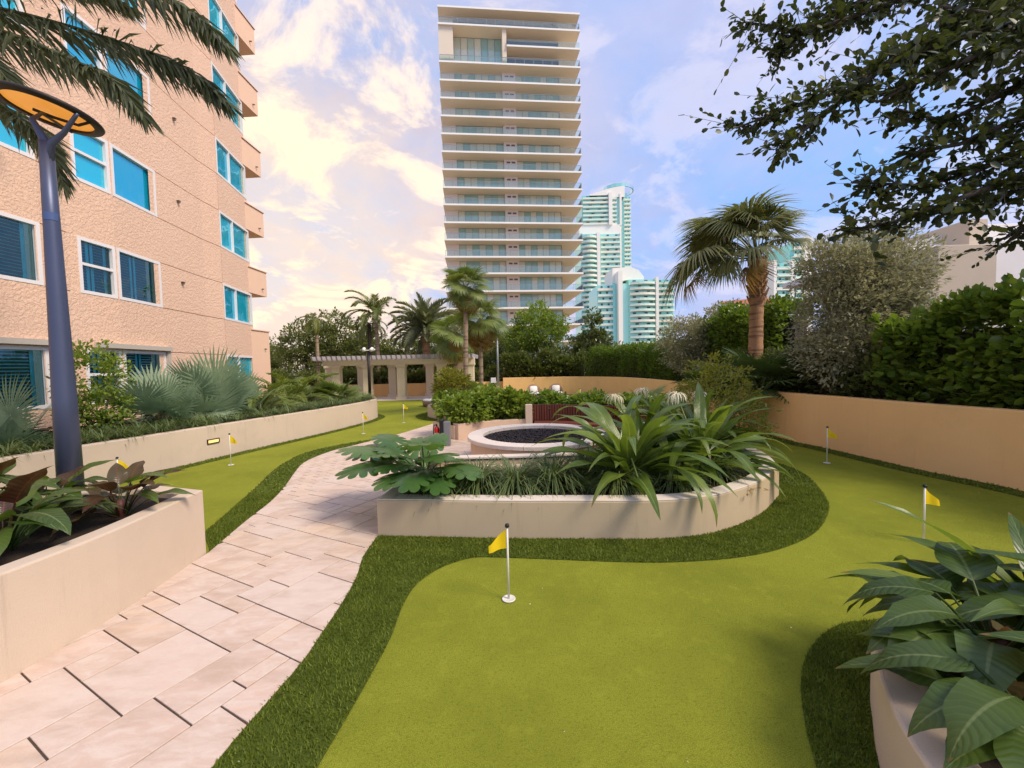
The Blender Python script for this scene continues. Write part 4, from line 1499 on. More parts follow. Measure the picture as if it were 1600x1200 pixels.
# ------------------------------------------------------------------ leaf and frond shapes (all grow along +X)
L_ = {}
L_['phil'] = leafmat('philodendron_leaf', (.030, .066, .012), (.095, .145, .028), .28, .34, .42, None, (.20, .25, .09, 13.0, 2.2))
L_['phil_red'] = leafmat('philodendron_red_leaf', (.055, .024, .016), (.10, .085, .030), .25, .32, .5, (1, .6, .4), (.17, .06, .035, 13.0, 2.2))
L_['crinum'] = leafmat('crinum_leaf', (.055, .105, .016), (.185, .245, .045), .32, .28, .5, None, (.28, .34, .10, 1.0, 6.0))
L_['monstera'] = leafmat('monstera_leaf', (.040, .105, .026), (.11, .20, .048), .30, .30, .5)
L_['liriope'] = leafmat('liriope_blade', (.055, .088, .028), (.19, .24, .085), .25, .45, .4)
L_['fan'] = leafmat('fan_palm_frond', (.10, .15, .038), (.25, .29, .085), .28, .48, .35)
L_['fan_dark'] = leafmat('dark_fan_frond', (.048, .090, .026), (.12, .17, .052), .22, .45, .35)
L_['fan_dry'] = leafmat('dry_fan_frond', (.24, .155, .055), (.36, .25, .10), .30, .7, .2, (1, .85, .5))
L_['fan_wind'] = leafmat('windblown_fan_frond', (.115, .135, .060), (.27, .27, .115), .28, .5, .35)
L_['silver'] = leafmat('silver_fan_frond', (.115, .185, .105), (.29, .36, .22), .2, .5, .35, (.9, 1, .8))
L_['date'] = leafmat('date_palm_frond', (.125, .15, .078), (.29, .30, .15), .20, .5, .35)
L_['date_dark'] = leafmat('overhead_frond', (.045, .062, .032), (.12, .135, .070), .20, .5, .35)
L_['coco'] = leafmat('feather_frond', (.095, .125, .028), (.22, .235, .060), .28, .45, .35)
L_['areca'] = leafmat('areca_frond', (.10, .15, .030), (.24, .28, .070), .32, .42, .4)
L_['clusia'] = leafmat('hedge_leaf', (.070, .13, .022), (.22, .30, .045), .32, .32, .5)
L_['ficus'] = leafmat('tree_leaf', (.070, .090, .028), (.20, .22, .065), .36, .45, .35)
L_['bright'] = leafmat('bright_shrub_leaf', (.10, .18, .022), (.28, .34, .05), .32, .36, .45)
L_['pod'] = leafmat('clipped_hedge_leaf', (.070, .125, .016), (.17, .24, .030), .30, .42, .35)
L_['button'] = leafmat('silver_tree_leaf', (.23, .225, .135), (.45, .435, .285), .22, .55, .3, (1, 1, .75))
L_['magnolia'] = leafmat('dark_glossy_leaf', (.055, .085, .024), (.16, .175, .048), .30, .33, .5)
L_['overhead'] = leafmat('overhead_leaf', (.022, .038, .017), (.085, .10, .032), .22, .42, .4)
L_['stem_red'] = pmat('stem_red', (.14, .040, .028), .5, .3, 8)
L_['stem_green'] = pmat('stem_green', (.13, .18, .045), .5, .2, 8)
L_['petal'] = leafmat('lily_petal', (.66, .60, .42), (.80, .76, .62), .3, .6, .2, (1, 1, .85))
L_['croton'] = leafmat('yellow_shrub_leaf', (.14, .155, .020), (.33, .31, .050), .32, .45, .35)


def strip(path, width, fold=0.0, wave=0.0, ph=0.0, wf=9.0):
    """leaf blade over a path in the XZ plane: rows of five points across"""
    V, Fq, mid, al = [], [], [], []
    n = len(path)
    for i, (x, z) in enumerate(path):
        t = i / (n - 1)
        w = width[i]
        k = wave * math.sin(t * wf + ph) * min(1, w * 12)
        k2 = wave * math.sin(t * wf * 1.2 + ph + 1.7) * min(1, w * 12)
        for f, kk in ((1, k), (.5, 0), (0, 0), (-.5, 0), (-1, k2)):
            V.append((x, w * f, z + abs(w) * fold * (abs(f) - .35 * f * f) + kk))
            mid.append(1 - abs(f))
            al.append(t)
    for i in range(n - 1):
        for j in range(4):
            a = i * 5 + j
            Fq.append((a, a + 1, a + 6, a + 5))
    return V, Fq, mid, al


def arch(L, n, droop, e0=0.0, pw=1.4, x0=0.0, z0=0.0):
    pts = [(x0, z0)]
    for i in range(1, n + 1):
        t = (i - .5) / n
        a = e0 - droop * t ** pw
        pts.append((pts[-1][0] + L / n * math.cos(a), pts[-1][1] + L / n * math.sin(a)))
    return pts


PATHS = {}


def strap_mesh(L, W, droop, seed, mat):
    r = random.Random(seed)
    n = 12
    p = arch(L, n, droop, 0, 1.6)
    w = [W * (.55 + .45 * min(1, 4 * i / n)) * max(.02, 1 - (i / n) ** 3.0) for i in range(n + 1)]
    V, Fq, mi, al = strip(p, w, .60 - .2 * r.random(), .02 + .018 * r.random(), r.random() * 6, wf=8 + 5 * r.random())
    V = [(x, y + .10 * L * math.sin(x / L * 2.2) * (seed % 3 - 1), z) for x, y, z in V]
    me = MB().add(V, Fq, mi, al).mesh('leaf', mat, True)
    PATHS[me.name] = p
    return me


def phil_mesh(pet, L, W, droop, seed, mat, hang=.9):
    """long stalk and a broad pointed blade hanging from its end"""
    r = random.Random(seed)
    n = 11
    pp = arch(pet, 4, .35, 0, 1.2)
    m = MB()
    m.tube([(x, 0, z) for x, z in pp], [.011, .010, .009, .008, .007], 5, False)
    p = arch(L, n, droop, -hang, 1.2, *pp[-1])
    prof = [.0, .62, .90, 1.0, .98, .92, .83, .71, .56, .38, .18, .01]
    w = [W * a for a in prof]
    m.add(*strip(p, w, .30 + .35 * r.random(), .018 + .022 * r.random(), r.random() * 6, wf=7 + 5 * r.random()))
    me = m.mesh('leaf', mat, True)
    PATHS[me.name] = pp + p
    return me


def monstera_mesh(pet, L, seed, mat):
    """heart shaped blade cut into broad lobes"""
    r = random.Random(seed)
    m = MB()
    pp = arch(pet, 4, .4, 0, 1.2)
    m.tube([(x, 0, z) for x, z in pp], [.012, .011, .010, .009, .008], 5, False)
    ox, oz = pp[-1]
    tilt = -.55
    ct, st = math.cos(tilt), math.sin(tilt)
    nl = 6

    def outline(a):                      # radius of the blade about a point a third along it, by angle from the tip
        return L * (.60 - .05 * math.cos(a) + .07 * math.cos(2 * a) + .06 * math.cos(a) ** 8)

    def pt(u, y):
        z = -.55 * (y / L) ** 2 * L - .30 * L * max(0, u / L) ** 2 + .16 * abs(y)
        return (ox + u * ct - z * st, y, oz + u * st + z * ct)
    cx = L * .36
    for s in (-1, 1):
        for i in range(nl):
            a0, a1 = math.radians(172 * i / nl), math.radians(172 * (i + 1) / nl)
            inner = .50 + .12 * r.random() if i not in (0, nl - 1) else .7
            gapf = .10 if i < nl - 1 else .03
            for j in range(3):
                b0, b1 = a0 + (a1 - a0) * j / 3, a0 + (a1 - a0) * (j + 1) / 3
                rows = []
                for f in (0.0, .25, inner, .80, 1.0):
                    row = []
                    for b in (b0, b1):
                        bb = b
                        if f > inner:
                            mid_ = (a0 + a1) / 2
                            bb = mid_ + (b - mid_) * (1 - gapf * 2.2 * (f - inner) / (1 - inner) * 1.6)
                        rr_ = outline(bb) * f * (1 - (.07 if f == 1.0 and (j == 0 and b is b0 or j == 2 and b is b1) else 0))
                        # the ribs start along the midrib, not all in one point
                        u = cx * (1 - .0) + rr_ * math.cos(bb) + (1 - f) * (math.cos(bb) * L * .18)
                        row.append(pt(u, s * rr_ * math.sin(bb)))
                    rows.append(row)
                V = [q_ for rw in rows for q_ in rw]
                m.add(V, [(2 * k, 2 * k + 1, 2 * k + 3, 2 * k + 2) for k in range(4)])
    me = m.mesh('leaf', mat, True)
    PATHS[me.name] = pp + [(q_[0], q_[2] - .06) for q_ in (pt(L * f, 0) for f in (.2, .4, .6, .8, 1.0))]
    return me


def fan_mesh(pet, R, nseg, spread, droop, seed, mat, wid=1.0, cup=.25, tipd=.5, base=-.45):
    r = random.Random(seed)
    m = MB()
    pp = arch(pet, 4, .45, 0, 1.3)
    m.tube([(x, 0, z) for x, z in pp], [.02, .016, .014, .012, .01], 4, False)
    ox, oz = pp[-1]
    cb_, sb_ = math.cos(base), math.sin(base)
    for i in range(nseg):
        a = math.radians(-spread + 2 * spread * i / (nseg - 1) + r.uniform(-1.5, 1.5))
        Ri = R * (.78 + .22 * math.cos(a * .8)) * r.uniform(.92, 1.04)
        hw = wid * Ri * math.radians(2 * spread / nseg) * .55
        ca, sa_ = math.cos(a), math.sin(a)
        V = []
        dr = droop * r.uniform(.7, 1.3)
        for f, wf in ((.03, .25), (.30, .62), (.58, 1.0), (.80, .62), (1.0, .04)):
            d = Ri * f
            z = cup * d * abs(sa_) * .6 - dr * R * max(0, f - .45) ** 1.6 * tipd * 2.2
            for s in (-1, 1):
                x_, y_ = d * ca - s * hw * wf * sa_, d * sa_ + s * hw * wf * ca
                z_ = z + (.35 * hw * wf if s > 0 else 0)
                V.append((ox + x_ * cb_ - z_ * sb_, y_, oz + x_ * sb_ + z_ * cb_))
        m.add(V, [(2 * k, 2 * k + 1, 2 * k + 3, 2 * k + 2) for k in range(4)])
    return m.mesh('frond', mat)


def feather_mesh(L, nl, ll, lw, droop, seed, mat, vee=.35, hang=.35, base=.12, sweep=0.0):
    """feather palm frond: arching midrib with paired leaflets"""
    r = random.Random(seed)
    m = MB()
    n = 14
    p = arch(L, n, droop, 0, 1.35)
    p3 = [(x, sweep * (x / L) ** 2, z) for x, z in p]
    m.tube(p3, [.022 * (1 - .85 * i / n) + .003 for i in range(n + 1)], 4, False)
    for i in range(nl):
        t = base + (1 - base) * i / (nl - 1)
        k = min(int(t * n), n - 1)
        fr = t * n - k
        a, b = Vector(p3[k]), Vector(p3[k + 1])
        o_ = a.lerp(b, fr)
        tan = (b - a).normalized()
        lenf = ll * (math.sin(math.pi * (.18 + .78 * t)) ** .6) * r.uniform(.88, 1.1)
        for s in (-1, 1):
            an = math.radians(62 - 42 * t + r.uniform(-7, 7))
            side = Vector((0, s, 0))
            upv = tan.cross(Vector((0, 1, 0)))
            upv = -upv if upv.z < 0 else upv
            d = (tan * math.cos(an) + side * math.sin(an) + upv * vee * r.uniform(.4, 1.2)).normalized()
            d2 = (d + Vector((0, 0, -hang * r.uniform(.6, 1.5)))).normalized()
            wv = tan.cross(d).cross(d)
            wv = (tan - d * tan.dot(d)).normalized() * lw
            q1 = o_ + d * lenf * .5
            q2 = q1 + d2 * lenf * .5
            m.add([o_ - wv * .5, o_ + wv * .5, q1 + wv, q1 - wv, q2], [(0, 1, 2, 3), (3, 2, 4)])
    return m.mesh('frond', mat)


def tuft(n, L, w, spread, seed, lean=1.0):
    """arrays of a clump of arching blades"""
    r = np.random.default_rng(seed)
    V, T = [], []
    az = r.random(n) * 6.283
    e0 = np.radians(88 - spread * r.random(n) ** .8)
    Ls = L * (.65 + .45 * r.random(n))
    rad = .06 * np.sqrt(r.random(n))
    k = 5
    out = np.zeros((n, k, 2, 3))
    x = rad.copy()
    z = np.zeros(n)
    for i in range(k):
        t = i / (k - 1)
        wi = w * (1 - t ** 2) + .0004
        for s in (0, 1):
            sg_ = wi * (1 if s else -1)
            out[:, i, s, 0] = np.cos(az) * x - np.sin(az) * sg_
            out[:, i, s, 1] = np.sin(az) * x + np.cos(az) * sg_
            out[:, i, s, 2] = z
        a = e0 - 2.3 * lean * (t + .12) ** 1.2 * (.6 + .8 * r.random(n))
        x = x + Ls / (k - 1) * np.cos(a)
        z = z + Ls / (k - 1) * np.sin(a)
    V = out.reshape(-1, 3)
    q = []
    for i in range(k - 1):
        q.append(np.stack([2 * i + np.zeros(n), 2 * i + 1 + np.zeros(n), 2 * i + 3 + np.zeros(n), 2 * i + 2 + np.zeros(n)], 1) + (np.arange(n) * 2 * k)[:, None])
    T = np.concatenate(q).astype(np.int32)
    return V, T, np.repeat(r.random(n), 2 * k)


def join_arrays(lst):
    Vs, Ts, Rs, k = [], [], [], 0
    for V, T, R in lst:
        Vs.append(V)
        Ts.append(T + k)
        Rs.append(R)
        k += len(V)
    return np.concatenate(Vs), np.concatenate(Ts), np.concatenate(Rs)


def leaf_cloud(C, D, size, asp=.5, jit=.35, droop=.2, seed=0, fold=.25, hexa=False):
    """one folded leaf at every centre C pointing about D"""
    r = np.random.default_rng(seed)
    n = len(C)
    d = D + r.normal(0, jit, (n, 3))
    d[:, 2] -= droop
    d /= np.linalg.norm(d, axis=1)[:, None] + 1e-9
    s = np.cross(d, r.normal(0, .55, (n, 3)) + [0, 0, 1])
    s /= np.linalg.norm(s, axis=1)[:, None] + 1e-9
    u = np.cross(s, d)
    L = size * (.65 + .7 * r.random(n))[:, None]
    w = L * asp * .5
    up = u * L * fold * .3
    if hexa:
        V = np.stack([C, C + d * L * .32 + s * w * .85 + up, C + d * L * .74 + s * w + up, C + d * L, C + d * L * .74 - s * w + up, C + d * L * .32 - s * w * .85 + up], 1).reshape(-1, 3)
        k6 = 6 * np.arange(n)[:, None]
        return V, np.concatenate([k6 + [0, 1, 2, 3], k6 + [0, 3, 4, 5]]).astype(np.int32), np.repeat(r.random(n), 6)
    V = np.stack([C, C + d * L * .5 + s * w + up, C + d * L, C + d * L * .5 - s * w + up], 1).reshape(-1, 3)
    T = np.arange(4 * n).reshape(-1, 4)
    return V, T, np.repeat(r.random(n), 4)


def clumps_in(blobs, n, seed, shell=.45):
    """points in a set of ellipsoids, more of them near the surface; with outward directions"""
    r = np.random.default_rng(seed)
    vol = np.array([b[3] * b[4] * b[5] for b in blobs]) ** .8
    pick = r.choice(len(blobs), n, p=vol / vol.sum())
    d = r.normal(0, 1, (n, 3))
    d /= np.linalg.norm(d, axis=1)[:, None]
    rad = shell + (1 - shell) * r.random(n) ** .6
    bb = np.array(blobs, float)[pick]
    return bb[:, :3] + d * rad[:, None] * bb[:, 3:], d


def foliage(blobs, nclump, per, rc, size, asp, seed, droop=.15, shell=.45, up=.25, hexa=False):
    r = np.random.default_rng(seed + 100)
    C, D = clumps_in(blobs, nclump, seed, shell)
    rcs = rc * (.6 + .8 * r.random(nclump))
    off = r.normal(0, 1, (nclump, per, 3))
    off *= (rcs[:, None] * r.random((nclump, per)) ** .5 / (np.linalg.norm(off, axis=2) + 1e-9))[..., None]
    off[..., 2] *= .7
    P_ = (C[:, None] + off).reshape(-1, 3)
    DD = (np.repeat(D, per, 0) * .6 + off.reshape(-1, 3) / rc * .7)
    DD[:, 2] += up
    return leaf_cloud(P_, DD, size, asp, .4, droop, seed, hexa=hexa), C


def tree(name, label, cat, base, trunk, blobs, nclump, per, rc, size, asp, mat, bark, seed, group=None, tr=.12, limbs=10, droop=.15, shell=.45, zmin=None):
    t = thing(name, label, cat, base, group)
    (V, T, R), C = foliage(blobs, nclump, per, rc, size, asp, seed, droop, shell)
    if zmin is not None:
        V = V.copy()
        V[:, 2] = np.maximum(V[:, 2], zmin)
    link('crown', np_mesh('crown', V, T, L_[mat], R), t)
    if trunk:
        r = random.Random(seed)
        m = MB()
        pts = [Vector(p) for p in trunk]
        m.tube(pts, [tr * (1.15 - .6 * i / (len(pts) - 1)) for i in range(len(pts))], 9)
        m.build('trunk', M[bark], t, True, world=False)
        for i in range(limbs):
            c = Vector(C[(i * 37) % len(C)])
            k = r.uniform(.55, 1.0)
            s = pts[-2].lerp(pts[-1], k) if len(pts) > 1 else pts[0]
            mid = s.lerp(c, .5) + Vector((0, 0, .12 * (c - s).length))
            MB().tube([s, mid, c], [tr * .42, tr * .25, tr * .08], 6).build('limb', M[bark], t, True, world=False)
    return t


def palm(name, label, base, h, rad, fronds, bark, lean=(0, 0), group=None, rings=True, seed=1, swell=1.0):
    """fronds: list of (mesh, azimuth, elevation, roll, scale)"""
    r = random.Random(seed)
    t = thing(name, label, 'palm tree', base, group)
    n = 22 if rings else 10
    path_, rads = [], []
    for i in range(n + 1):
        f = i / n
        path_.append((lean[0] * f ** 1.6, lean[1] * f ** 1.6, h * f))
        rr_ = rad * (1.25 - .35 * f if f < .12 else 1.0 - .2 * f) * (1 + .07 * (i % 2) * rings)
        rads.append(rr_ * (swell if f > .9 else 1))
    MB().tube(path_, rads, 12).build('trunk', M[bark], t, True, world=False)
    for me, az, el, ro, sc in fronds:
        link('frond', me, t, (lean[0] + .06 * math.cos(az), lean[1] + .06 * math.sin(az), h - .05 + .12 * r.random()), (ro, -el, az), sc)
    return t


def ring_fronds(meshes, n, el0, el1, seed, sc=(.85, 1.1), az0=0.0, az1=6.283, roll=.25):
    r = random.Random(seed)
    out = []
    for i in range(n):
        f = i / max(1, n - 1)
        az = az0 + (az1 - az0) * ((i * .381966) % 1.0) + r.uniform(-.15, .15)
        out.append((r.choice(meshes), az, el1 + (el0 - el1) * f + r.uniform(-.12, .12), r.uniform(-roll, roll), r.uniform(*sc)))
    return out


rad_ = math.radians
# ------------------------------------------------------------------ leafy plants of the foreground
PHIL = [phil_mesh(.34, .52, .125, .9 + .1 * s, s, L_['phil'], .55 + .15 * (s % 4)) for s in range(5)]
PHILR = [phil_mesh(.34, .50, .115, .8 + .1 * s, 20 + s, L_['phil_red'], .45 + .1 * s) for s in range(3)]
STRAP = [strap_mesh(1.05 + .07 * s, .074 + .006 * (s % 3), .7 + .30 * s, s, L_['crinum']) for s in range(6)]
STRAPD = [strap_mesh(.85 + .08 * s, .060, .7 + .25 * s, 40 + s, L_['phil']) for s in range(3)]


def rim_dist(poly, x, y, az):
    q = np.array([(x + s * math.cos(az), y + s * math.sin(az)) for s in np.arange(.05, 2.4, .05)])
    ins = inside(poly, q)
    out = np.where(~ins)[0]
    return .05 * (out[0] + 1) if len(out) else 9.0


def clears(me, el, sc, lift, rd, rimz):
    """does a leaf of this lie pass over the planter rim rd metres away"""
    for x, z in PATHS.get(me.name, []):
        h = sc * (x * math.cos(el) - z * math.sin(el))
        v = lift + sc * (x * math.sin(el) + z * math.cos(el))
        if rd - .30 < h < rd + .06 and v < rimz + .05:
            return False
    return True


def rosette(name, label, cat, loc, meshes, n, el0, el1, seed, sc=(.85, 1.15), group=None, az0=0.0, az1=6.283, part='leaf', lift=0.0, spread=.05, roll=.3, pot=None, rimz=.06):
    r = random.Random(seed)
    t = thing(name, label, cat, loc, group)
    for i in range(n):
        f = i / max(1, n - 1)
        az = az0 + (az1 - az0) * ((i * .381966) % 1.0) + r.uniform(-.2, .2)
        el = el1 + (el0 - el1) * f + r.uniform(-.1, .1)
        me, s, ro = r.choice(meshes), r.uniform(*sc), r.uniform(-roll, roll)
        if pot is not None:
            rd = rim_dist(pot, loc[0], loc[1], az)
            for k in range(16):
                if clears(me, el, s, lift * (1 - f), rd, rimz):
                    break
                el += .08
            if el > 1.5:
                el = 1.5
                s *= .8
            ro *= .5
        link(part, me, t, (spread * math.cos(az), spread * math.sin(az), lift * (1 - f)), (ro, -el, az), s)
    return t


def crown_stub(t, r=.05, h=.12, mat='stem_red'):
    MB().tube([(0, 0, -.05), (0, 0, h * .6), (0, 0, h)], [r * 1.1, r, r * .5], 9).build('stem', L_[mat], t, True, world=False)


zL = LPZ - .07
for (px, py, z, n, sc, lab, sd) in ((190, 806, zL, 17, .78, 'lone dark leaved plant with red stalks near the tip of the wedge planter', 3), (5, 862, zL, 26, .92, 'broad leaved dark green plant spilling over the front of the wedge planter', 5),
                                    (72, 812, zL, 22, .85, 'broad leaved plant at the foot of the blue lamp post', 8), (-30, 815, zL, 22, 1.0, 'tall broad leaved plant with a burgundy leaf behind the wedge planter front', 12)):
    b = P(px, py, z)
    t = rosette('philodendron', lab, 'plant', (b.x, b.y, z), PHIL + PHIL + PHILR[:1] if sd != 3 else PHIL[:3] + PHILR, n, .70, 1.45, sd, (sc * .8, sc * 1.1), 'broad leaved plants', lift=.06, pot=LP2, rimz=.07)
    crown_stub(t, .045, .16)
zB = LWZ - .04
for px, Y, sc, lab, sd in ((30, 7.9, .85, 'burgundy leaved plant under the shuttered window at the bed edge', 31), (130, 9.0, .8, 'burgundy leaved plant right of the lamp post in the long bed', 33), (215, 9.9, .8, 'low dark red plant before the silver fan palms', 35), (75, 8.4, .75, 'dark red plant behind the lamp post in the long bed', 37)):
    x = at(px, 670, Y).x
    t = rosette('philodendron', lab, 'plant', (x, Y, zB), PHILR + PHIL[:2], 14, .25, 1.1, sd, (sc * .9, sc * 1.15), 'burgundy leaved plants')
    crown_stub(t, .05, .1)
zR = RPZ - .05
for (x, y, n, sc, lab, sd, ms, e0, e1) in ((2.52, 2.10, 34, .92, 'dark broad leaved plant leaning over the rim of the curved planter', 51, PHIL + PHILR[:1], .1, 1.15), (2.18, 1.62, 30, .80, 'dark broad leaved plant at the camera end of the curved planter', 53, PHIL, .0, 1.0),
                                           (3.2, 1.9, 28, 1.1, 'tall broad leaved plant at the back of the curved planter', 55, PHIL + PHILR[:1], .3, 1.2), (3.0, 2.15, 22, .95, 'long strap leaved plant reaching out of the curved planter', 57, STRAPD + STRAP[:2], .15, .85),
                                           (2.6, 1.30, 28, .9, 'broad leaved plant filling the inside of the curved planter', 59, PHIL, .2, 1.1)):
    t = rosette('philodendron' if sd != 57 else 'spider_lily', lab, 'plant', (x, y, zR), ms, n, e0, e1, sd, (sc * .85, sc * 1.12), 'plants in the curved planter', lift=.1, pot=RP, rimz=.05)
    crown_stub(t, .055, .2)

# monstera
MON = [monstera_mesh(.46 + .12 * (s % 3), .50 + .04 * s, s, L_['monstera']) for s in range(4)]
zC = PLZ - .06
b = P(628, 752, zC)
t = rosette('monstera', 'split leaf monstera at the left end of the central planter', 'plant', (-1.28, 5.85, zC), MON, 24, .40, 1.2, 71, (.78, 1.02), None, az0=1.5, az1=6.1, lift=.12, pot=cpl, rimz=.09)
crown_stub(t, .04, .3, 'stem_green')

# liriope clumps along the front of the central planter
TUF = [tuft(330, .74, .0095, 50, s, .86) for s in range(4)]
TUFM = [np_mesh('blades', *TUF[s][:2], L_['liriope'], TUF[s][2]) for s in range(4)]
names = ['liriope clump beside the monstera in the central planter', 'second liriope clump from the monstera in the central planter', 'third liriope clump from the monstera in the central planter', 'fourth liriope clump from the monstera in the central planter',
         'dark liriope clump under the largest lily', 'liriope clump at the planter rim right of the largest lily', 'liriope clump behind the largest lily', 'liriope clump near the curved end of the central planter']
for i, (x, y, s) in enumerate(((-.98, 5.46, .92), (-.48, 5.50, 1.0), (.02, 5.46, 1.05), (.52, 5.50, 1.05), (1.35, 5.3, .85), (2.1, 5.36, .8), (1.1, 5.95, 1.0), (2.75, 5.75, .85))):
    t = thing('liriope_clump', names[i], 'grass clump', (x, y, zC), 'liriope clumps in the central planter', rz=i * 1.3)
    link('blades', TUFM[i % 4], t, (0, 0, 0), (0, 0, 0), s)
V, T, R = leaf_cloud(np.column_stack([rng.uniform(.75, 3.2, 500), rng.uniform(5.05, 6.5, 500), np.full(500, zC + .01)]), rng.normal(0, 1, (500, 3)) * [1, 1, .2], .07, .4, .2, 0, 9)
o = link('leaf_litter', np_mesh('leaf_litter', V, T, L_['fan_dry'], R))
tag(o, 'dry brown leaf litter on the soil of the central planter', 'litter', kind='stuff')


def lily_flower(t, x, y, z, seed, h):
    r = random.Random(seed)
    MB().tube([(0, 0, 0), (x * .4, y * .4, h * .55), (x, y, h)], [.014, .012, .010], 6).build('flower_stalk', L_['stem_green'], t, True, world=False)
    m = MB()
    for i in range(30):
        az = r.random() * 6.283
        p = arch(.22 + .07 * r.random(), 5, 2.4, 1.1 * r.random() + .1, 1.0)
        Vs, Fs = strip(p, [.005, .010, .010, .009, .007, .002], .2)[:2]
        c, s = math.cos(az), math.sin(az)
        m.add([(x + a * c - b_ * s, y + a * s + b_ * c, h + zz) for a, b_, zz in Vs], Fs)
    m.build('flower', L_['petal'], t, False, world=False)


for (x, y, n, sc, lab, sd, fl) in ((1.58, 5.62, 56, 1.18, 'largest spider lily with long leaves drooping over the planter front', 81, [(-.35, -.75, -.30, .05)]), (2.80, 6.20, 54, 1.2, 'spider lily with a white flower near the curved end of the central planter', 83, [(-.25, .2, 0, 1.15)]),
                                   (2.15, 6.75, 40, 1.1, 'spider lily behind the largest one beside the fire pit', 85, [(-.45, .1, 0, 1.1)]), (3.45, 7.4, 40, 1.1, 'spider lily at the back right of the central planter', 87, [(-.1, -.1, 0, 1.05)]), (3.2, 8.9, 24, .9, 'far spider lily with a faded flower at the rear of the central planter', 89, [(-.4, 0, 0, 1.05)])):
    t = rosette('spider_lily', lab, 'plant', (x, y, zC), STRAP, n, -.12, 1.30, sd, (sc * .85, sc * 1.1), 'spider lilies', lift=.28, spread=.07, roll=.5, pot=cpl, rimz=.075)
    MB().tube([(0, 0, -.03), (0, 0, .2), (0, 0, .34)], [.09, .075, .05], 10).build('stem', L_['stem_green'], t, True, world=False)
    for k, (fx_, fy_, fz_, fh) in enumerate(fl):
        if sd != 81:
            lily_flower(t, fx_, fy_, 0, sd + k, fh)
    if sd == 81:
        MB().tube([(0, -.05, .25), (-.05, -.3, .42), (-.02, -.62, .12), (-.01, -.72, -.12)], [.012, .012, .011, .009], 6).build('drooping_stalk', L_['stem_green'], t, True, world=False)
        m = MB()
        for i in range(9):
            a = i * .7
            m.lathe([(0, -.02), (.016, -.01), (.018, .005), (0, .022)], 8, (-.01 + .022 * math.cos(a) * (i > 0), -.73 + .022 * math.sin(a) * (i > 0), -.14 - .004 * (i % 3)))
        m.build('seed_pods', L_['stem_green'], t, True, world=False)

# liriope border of the long bed
lst = []
edge = [p for p in offset(LW[1:41], .42, False)]
TB = [tuft(60, .52, .009, 52, 50 + s, .85) for s in range(5)]
k = 0
for row in range(4):
    e2 = offset(LW[1:41], .34 + .36 * row, False)
    for a, b in zip(e2, e2[1:]):
        L = math.hypot(b[0] - a[0], b[1] - a[1])
        for j in range(max(1, int(L / .24))):
            f = (j + rng.random()) / max(1, int(L / .24))
            x, y = a[0] + (b[0] - a[0]) * f, a[1] + (b[1] - a[1]) * f
            if row == 3 and rng.random() < .4:
                continue
            V, T, R = TB[k % 5]
            k += 1
            an = rng.random() * 6.283
            s = rng.uniform(.75, 1.1)
            V2 = np.column_stack([(V[:, 0] * math.cos(an) - V[:, 1] * math.sin(an)) * s + x, (V[:, 0] * math.sin(an) + V[:, 1] * math.cos(an)) * s + y, V[:, 2] * s + zB])
            lst.append((V2, T, np.full(len(R), rng.random())))
o = link('liriope_border', np_mesh('liriope_border', *join_arrays(lst)[:2], L_['liriope'], join_arrays(lst)[2]))
tag(o, 'dense dark green liriope edging along the long planter wall', 'ground cover', kind='stuff')

# silver fan palms by the peach building
SIL = [fan_mesh(.65 + .12 * s, 1.12, 40, 135, .22, s, L_['silver'], .50, .10, .22, .25 - .15 * s) for s in range(4)]
for px, Y, n, sc, lab, sd in ((245, 10.3, 9, .85, 'silver fan palm in front of the ground floor window of the peach building', 91), (322, 11.6, 12, 1.05, 'largest silver fan palm with stiff grey green fans', 93), (372, 12.6, 6, .75, 'low silver fan palm leaning over the liriope border', 95), (-5, 7.4, 7, .7, 'silver fan palm at the end of the bed by the shuttered window', 97)):
    rosette('silver_fan_palm', lab, 'palm', (at(px, 640, Y).x, Y, zB), SIL, n, .25, 1.45, sd, (sc * .8, sc * 1.05), 'silver fan palms', part='frond', roll=.6)
# areca and green fan palms farther along the bed
ARE = [feather_mesh(1.9, 34, .50, .020, 1.35 + .2 * s, s, L_['areca'], .30, .5, .22) for s in range(3)]
for px, Y, n, sc, lab, sd in ((405, 13.6, 15, .85, 'leafy feather palm clump next to the silver fan palms', 101), (455, 15.4, 17, 1.0, 'arching yellow green feather palm clump in the long bed', 103), (482, 16.8, 12, .8, 'feather palm clump behind the arching one', 105)):
    rosette('areca_palm', lab, 'palm', (at(px, 640, Y).x, Y, zB), ARE, n, .45, 1.4, sd, (sc * .8, sc * 1.1), 'feather palm clumps', part='frond', roll=.5, spread=.15)
FANS = [fan_mesh(.55, .62, 30, 125, .5, 10 + s, L_['fan'], .62, .25, .35) for s in range(4)]
FAND = [fan_mesh(.6, .66, 32, 125, .55, 30 + s, L_['fan_dark'], .62, .25, .45) for s in range(3)]
